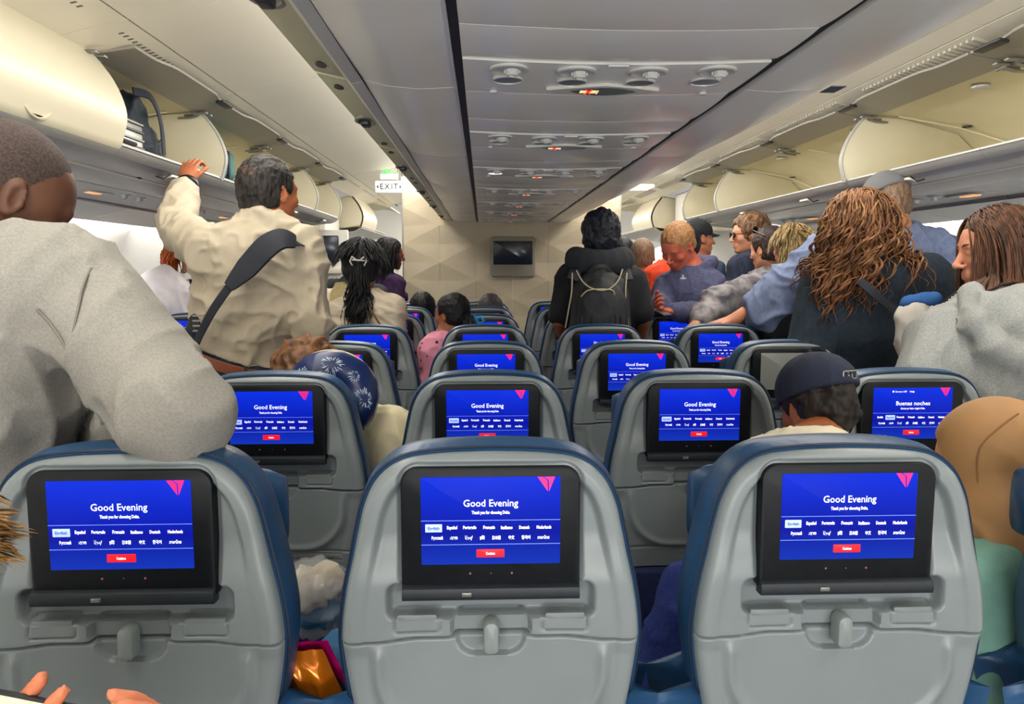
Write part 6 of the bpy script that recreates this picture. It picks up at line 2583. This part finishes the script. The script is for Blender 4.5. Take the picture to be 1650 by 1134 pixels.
v, f = b.build(0.007, None, lambda q, n: (ridged((q - V(p.head)) @ np.array(rotm(0, 0.5, 0.3)) * V(14, 7, 24) + 2) ** 2 - .4) * 0.016 * np.clip((p.head[2] + 0.05 - q[:, 2]) * 8, 0.15, 1))
np_mesh('headscarf', v, f, cloth('beige_scarf', 'a57b4e', None, 20, 0.12, 0.7, 0.04), p.root, p.base)
q_ = onto(b, [tuple(x) for x in catmull([tuple(A_(*a_)) for a_ in [(1648, 652, 1.36), (1610, 668, 1.32), (1565, 705, 1.3), (1530, 750, 1.3), (1515, 790, 1.3)]], 6)], 0.001)
mb = MB()
mb.tube([x - p.base for x in q_], 0.002, 5)
mb.obj('headscarf_seam', cloth('beige_seam', '8e6840'), p.root)
p.eyes()
sc_ = empty('scarf', A_(1628, 930, 1.34), label='dark red floral scarf below the beige headscarf', cat='scarf')
b = Soft()
b.cap(A_(1622, 905, 1.34), A_(1628, 960, 1.33), 0.022, 0.025, 0.02)
v, f = b.build(0.006, None, folds(0.006, 24))
np_mesh('cloth', v, f, cloth('red_floral', '7c1f2e', 'c08a70', 90, 0.4), sc_, sc_.location)

# --- boy leaning with the blue neck pillow
p = Person('seated boy with tousled brown hair and cream shirt behind nearest-but-one left seat', A_(506, 614, 2.24), rad(-20), A_(560, 676, 2.22), V(-0.62, 2.12, 0.60), face=rad(10), pitch=rad(-16), roll=rad(-28), hs=0.98, g=0.95, sw=0.15,
           seated=True, res=0.009, hres=0.005)
p.body(skin('fair2', 'd49878', 'c68a6a'))
p.shirt(cloth('cream_cotton', 'd8cda8', None, 30, 0.15, 0.85, 0.03), 'shirt', 0.026, 0.9, -0.05, fold=0.012)
p.legs(cloth('dark_jeans', '242a3a'))
p.cap_hair(hairmat('warm_brown', '4e301c', '7c5434', 50), 0.016, face=0.066, amp=0.014, freq=34, low=-0.075)
nb = A_(534, 640, 2.08)
pil = empty('neck_pillow', nb, label='glossy blue neck pillow with white firework print and cream piping', cat='neck pillow')
b = Soft()
tilt = rotm(rad(-6), rad(-14), rad(10))
tt_ = [rad(205) - rad(235) * i / 16 for i in range(17)]
pts = [nb + tilt @ V(0.078 * math.cos(t), 0.01 * math.sin(2 * t), 0.078 * math.sin(t)) for t in tt_]
for i in range(16):
    b.cap(pts[i], pts[i + 1], 0.047, 0.047, 0.01)
v, f = b.build(0.006, None, folds(0.003, 14, seed=4))
M_fw = mat('blue_firework_satin', '0d2458', 0.35)
nt = M_fw.node_tree
tc = nt.nodes.new('ShaderNodeTexCoord')
vo = nt.nodes.new('ShaderNodeTexVoronoi')
vo.inputs['Scale'].default_value = 13
nz = nt.nodes.new('ShaderNodeTexNoise')
nz.inputs['Scale'].default_value = 120
nt.links.new(tc.outputs['Object'], vo.inputs['Vector'])
nt.links.new(tc.outputs['Object'], nz.inputs['Vector'])
m1 = nt.nodes.new('ShaderNodeMath')
m1.operation = 'MULTIPLY_ADD'
m1.inputs[1].default_value = -1.1
m1.inputs[2].default_value = 0.30
nt.links.new(vo.outputs['Distance'], m1.inputs[0])
m2 = nt.nodes.new('ShaderNodeMath')
m2.operation = 'MULTIPLY'
nt.links.new(m1.outputs[0], m2.inputs[0])
nt.links.new(nz.outputs['Fac'], m2.inputs[1])
rp_ = nt.nodes.new('ShaderNodeValToRGB')
rp_.color_ramp.elements[0].position = 0.40
rp_.color_ramp.elements[1].position = 0.46
rp_.color_ramp.elements[0].color = lin('0d2458')
rp_.color_ramp.elements[1].color = lin('c8dcf4')
nt.links.new(m2.outputs[0], rp_.inputs[0])
nt.links.new(rp_.outputs[0], nt.nodes['Principled BSDF'].inputs['Base Color'])
np_mesh('pillow', v, f, M_fw, pil, nb)
mb = MB()
for off in ((0.048, -0.006), (-0.012, -0.046)):
    ol = [pts[i] + tilt @ V(off[0] * math.cos(tt_[i]), off[1], off[0] * math.sin(tt_[i])) - nb for i in range(17)]
    mb.tube(catmull([tuple(q) for q in ol], 3), 0.0028, 6)
mb.obj('piping', mat('cream_piping', 'd8d0b8', 0.5), pil)
rg = np.random.default_rng(3)
mb = MB()
for (cx, cy, n_, R_) in ((535, 580, 30, 0.034), (592, 640, 26, 0.034), (478, 600, 16, 0.026), (572, 600, 14, 0.02)):
    c0 = onto(b, [A_(cx, cy, 2.02)])[0]
    for i in range(n_):
        a = 2 * PI * i / n_ + rg.random() * 0.2
        r0, r1 = R_ * (0.25 + 0.4 * rg.random()), R_ * (0.7 + 0.4 * rg.random())
        P_ = [c0 + V(math.cos(a) * (r0 + (r1 - r0) * t), -0.004, math.sin(a) * (r0 + (r1 - r0) * t)) for t in (0, 0.33, 0.66, 1)]
        P_ = onto(b, P_, 0.0012)
        mb.tube([q - nb for q in P_], [0.0005, 0.0011, 0.0013, 0.0006], 4)
o = mb.obj('firework_print', mat('firework_white', 'c4d6ee', 0.5), pil, angle=None)
o['kind'] = 'stuff'

# --- the neighbour at lower left: hands with a phone, and a tuft of hair
hc = A_(-258, 925, 0.66)
p = Person('neighbour at lower left corner holding a phone, only hands and hair showing', hc, rad(5), hc + V(0, -0.01, -0.17), V(hc[0], hc[1] - 0.05, 0.58), seated=True, res=0.010, hres=0.006, g=0.8, hs=0.92, pitch=rad(-20))
p.arm(-1, hc + V(-0.16, 0.05, -0.33), A_(-172, 1322, 0.58), hand=(0.75, 0.35, 0.35), nrm=(0.4, -0.3, 0.5), curl=0.35, thumb=0.2, tside=-1)
p.arm(1, hc + V(0.2, 0.05, -0.33), A_(325, 1378, 0.58), hand=(-0.25, 0.35, 0.8), nrm=(-0.7, -0.2, 0.3), curl=0.45, thumb=0.2, tside=1)
p.body(skin('warm', 'd8825e', 'c87450'))
p.shirt(cloth('dark_grey', '33363c'), 'shirt', 0.014, 0.9, -0.05)
p.legs(cloth('dark_jeans', '242a3a'))
M_gb = hairmat('golden_brown', '5e3f1e', 'a87c40', 80)
p.cap_hair(M_gb, 0.014, amp=0.01, freq=40)
p.locks(M_gb, 400, 0.045, 0.002, 60, 0.0015, seed=51, jit=0.5, grav=0.2, out=0.02, collide=False)
p.locks(M_gb, 260, 0.050, 0.001, 60, 0.0012, seed=52, starts=(0.088, 0.0, 0.03), to=(1.6, 0.1, 0.15), grav=0.1, jit=0.22, collide=False)
ph = empty('phone', A_(66, 1206, 0.60), label='black phone showing a lit page at the lower left corner', cat='phone')
mb = MB()
mb.box(-0.075, 0.075, -0.004, 0.004, -0.036, 0.036, 0.004)
mb.obj('case', M_black, ph)
mb = MB()
mb.box(-0.070, 0.070, -0.0048, -0.004, -0.032, 0.032)
mb.obj('display', mat('phone_page', 'b8b29a', 0.3, emit='cfc8a8', estr=0.5, var=0.3, vscale=60), ph)
ph.rotation_euler = (rad(-30), rad(10), rad(-5))

# ------------------------------------------------------------------ bags and loose things
# navy fleece heaped between the two nearest seats
c = A_(1085, 1040, 1.42)
o = empty('fleece_jacket', c, label='navy fleece jacket heaped between the centre and right nearest seats', cat='jacket')
b = Soft()
b.cap(A_(1120, 960, 1.42), A_(1070, 1134, 1.40), 0.07, 0.10, 0.04)
b.cap(A_(1140, 1010, 1.45), A_(1120, 1200, 1.42), 0.08, 0.11, 0.04)
b.cap(A_(1060, 1100, 1.38), A_(1050, 1230, 1.4), 0.05, 0.09, 0.04)
v, f = b.build(0.008, None, folds(0.014, 10, seed=9, fine=0.002))
np_mesh('cloth', v, f, cloth('navy_fleece2', '18286a', '20367e', 160, 0.6), o, c)
# wrapped blanket in the pocket
c = A_(508, 962, 1.80)
o = empty('wrapped_blanket', c, label='cream and blue blanket in a clear plastic bag, in the second-row left pocket', cat='blanket')
b = Soft()
b.ell(A_(497, 945, 1.80), (0.055, 0.03, 0.045), None, 0.02)
b.ell(A_(525, 935, 1.80), (0.03, 0.03, 0.03), None, 0.02)
v, f = b.build(0.006, None, folds(0.022, 26, seed=3))
np_mesh('cream_fold', v, f, cloth('cream_blanket', 'cfc4b0', None, 20, 0.3, 0.8, 0.03), o, c)
b = Soft()
b.ell(A_(512, 985, 1.805), (0.055, 0.03, 0.05), None, 0.02)
v, f = b.build(0.006, None, folds(0.01, 22, seed=5))
np_mesh('blue_fold', v, f, cloth('mid_blue_blanket', '2f6690', None, 20, 0.3, 0.8, 0.05), o, c)
b = Soft()
b.ell(A_(508, 962, 1.80), (0.072, 0.042, 0.085), None, 0.02)
v, f = b.build(0.006, None, folds(0.026, 24, seed=8))
M_film = mat('clear_film', 'f0f4f8', 0.08, alpha=0.22, spec=0.9)
np_mesh('plastic_film', v, f, M_film, o, c)
# snack bag
c = A_(512, 1110, 1.20)
o = empty('snack_bag', c, label='shiny orange snack bag with magenta edge beside the nearest left seat', cat='bag')
P = []
P2 = []
n = 18
for i in range(n + 1):
    r1, r2 = [], []
    for j in range(n + 1):
        u, v_ = i / n * 2 - 1, j / n * 2 - 1
        x, z = u * 0.036 + 0.010 * (-v_), v_ * 0.075 - 0.01 * u
        h = 0.022 * (1 - u ** 4) * (1 - v_ ** 6) + 0.005 * float(vnoise(np.array([[u * 4, v_ * 2.5, 1.0]]))[0]) * 2
        r1.append((x, -h, z))
        r2.append((x + 0.0, h * 0.7, z))
    P.append(r1)
    P2.append(r2)
mb = MB()
mb.grid(P)
f_ = mb.obj('front', mat('orange_foil', 'e07a14', 0.16, metal=0.35), o, angle=None)
mb = MB()
mb.grid([[(x + 0.010, y + 0.004, z + 0.006) for x, y, z in r] for r in P2])
mb.obj('back', mat('magenta_foil', 'd81078', 0.2, metal=0.2), o, angle=None)
o.rotation_euler = (0, rad(-14), rad(8))
c = A_(540, 1066, 1.40)
o = empty('blue_blanket', c, label='blue fleece blanket bunched beside the nearest centre seat', cat='blanket')
b = Soft()
b.cap(A_(545, 1050, 1.42), A_(530, 1090, 1.40), 0.035, 0.05, 0.03)
b.cap(A_(530, 1085, 1.4), A_(550, 1140, 1.4), 0.04, 0.05, 0.03)
v, f = b.build(0.007, None, folds(0.010, 20, seed=5))
np_mesh('cloth', v, f, cloth('mid_blue_blanket', '2f6690'), o, c)

# luggage in the left bins
c = V(-1.74, 2.98, 1.81)
o = empty('hard_case', c, label='silver ribbed hard case lying in the first open left bin', cat='suitcase')
mb = MB()
mb.box(-0.17, 0.17, -0.26, 0.16, 0.0, 0.17, 0.03)
bd = mb.obj('shell', mat('silver_shell', '9a9c98', 0.3, metal=0.6), o)
for i in range(5):
    mb = MB()
    mb.box(0.168, 0.176, -0.24, 0.14, 0.025 + i * 0.03, 0.035 + i * 0.03, 0.003)
    mb.obj('rib', M_dark if i % 2 else M_metal, bd)
mb = MB()
mb.tube([(0.175, -0.12, 0.06), (0.20, -0.10, 0.06), (0.20, 0.0, 0.06), (0.175, 0.02, 0.06)], 0.008, 8)
mb.obj('handle', M_dark, o)
c = V(-1.66, 3.24, 1.82)
o = empty('backpack', c, label='dark blue backpack standing in the first open left bin', cat='backpack')
b = Soft()
b.cap(c + V(0.0, 0, 0.05), c + V(-0.02, -0.02, 0.22), 0.09, 0.07, 0.03, (0, 1, 0), 1.3)
b.cap(c + V(0.05, 0.06, 0.03), c + V(0.03, 0.03, 0.12), 0.05, 0.04, 0.03)
v, f = b.build(0.008, None, folds(0.012, 18, seed=5))
np_mesh('bag_body', v, f, cloth('dark_blue_nylon', '1e2a36', None, 30, 0.3, 0.55), o, c)
ribbon('strap', [c + V(0.06, -0.12, 0.27), c + V(0.10, -0.06, 0.26), c + V(0.11, 0, 0.18), c + V(0.11, 0.02, 0.05)], 0.035, 0.006, (1, 0, 0.2), M_strap, o, c)
mb = MB()
mb.tube([(0.09, 0.03, 0.10), (0.10, 0.05, 0.13), (0.10, 0.06, 0.09)], 0.004, 6)
mb.obj('zip_pull', M_metal, o)
c = V(-1.76, 4.10, 1.81)
o = empty('travel_bag', c, label='teal travel bag with black base in the second open left bin', cat='bag')
mb = MB()
mb.box(-0.17, 0.15, -0.28, 0.30, 0.075, 0.23, 0.035)
mb.obj('teal_body', cloth('teal', '1f7a76', '1a6a68', 30, 0.3, 0.6), o)
mb = MB()
mb.box(-0.17, 0.16, -0.29, 0.31, 0.0, 0.08, 0.02)
mb.obj('black_base', M_dark, o)
for y in (-0.12, 0.16):
    mb = MB()
    mb.box(0.148, 0.158, y - 0.015, y + 0.015, 0.0, 0.22, 0.003)
    mb.obj('strap', M_strap, o)
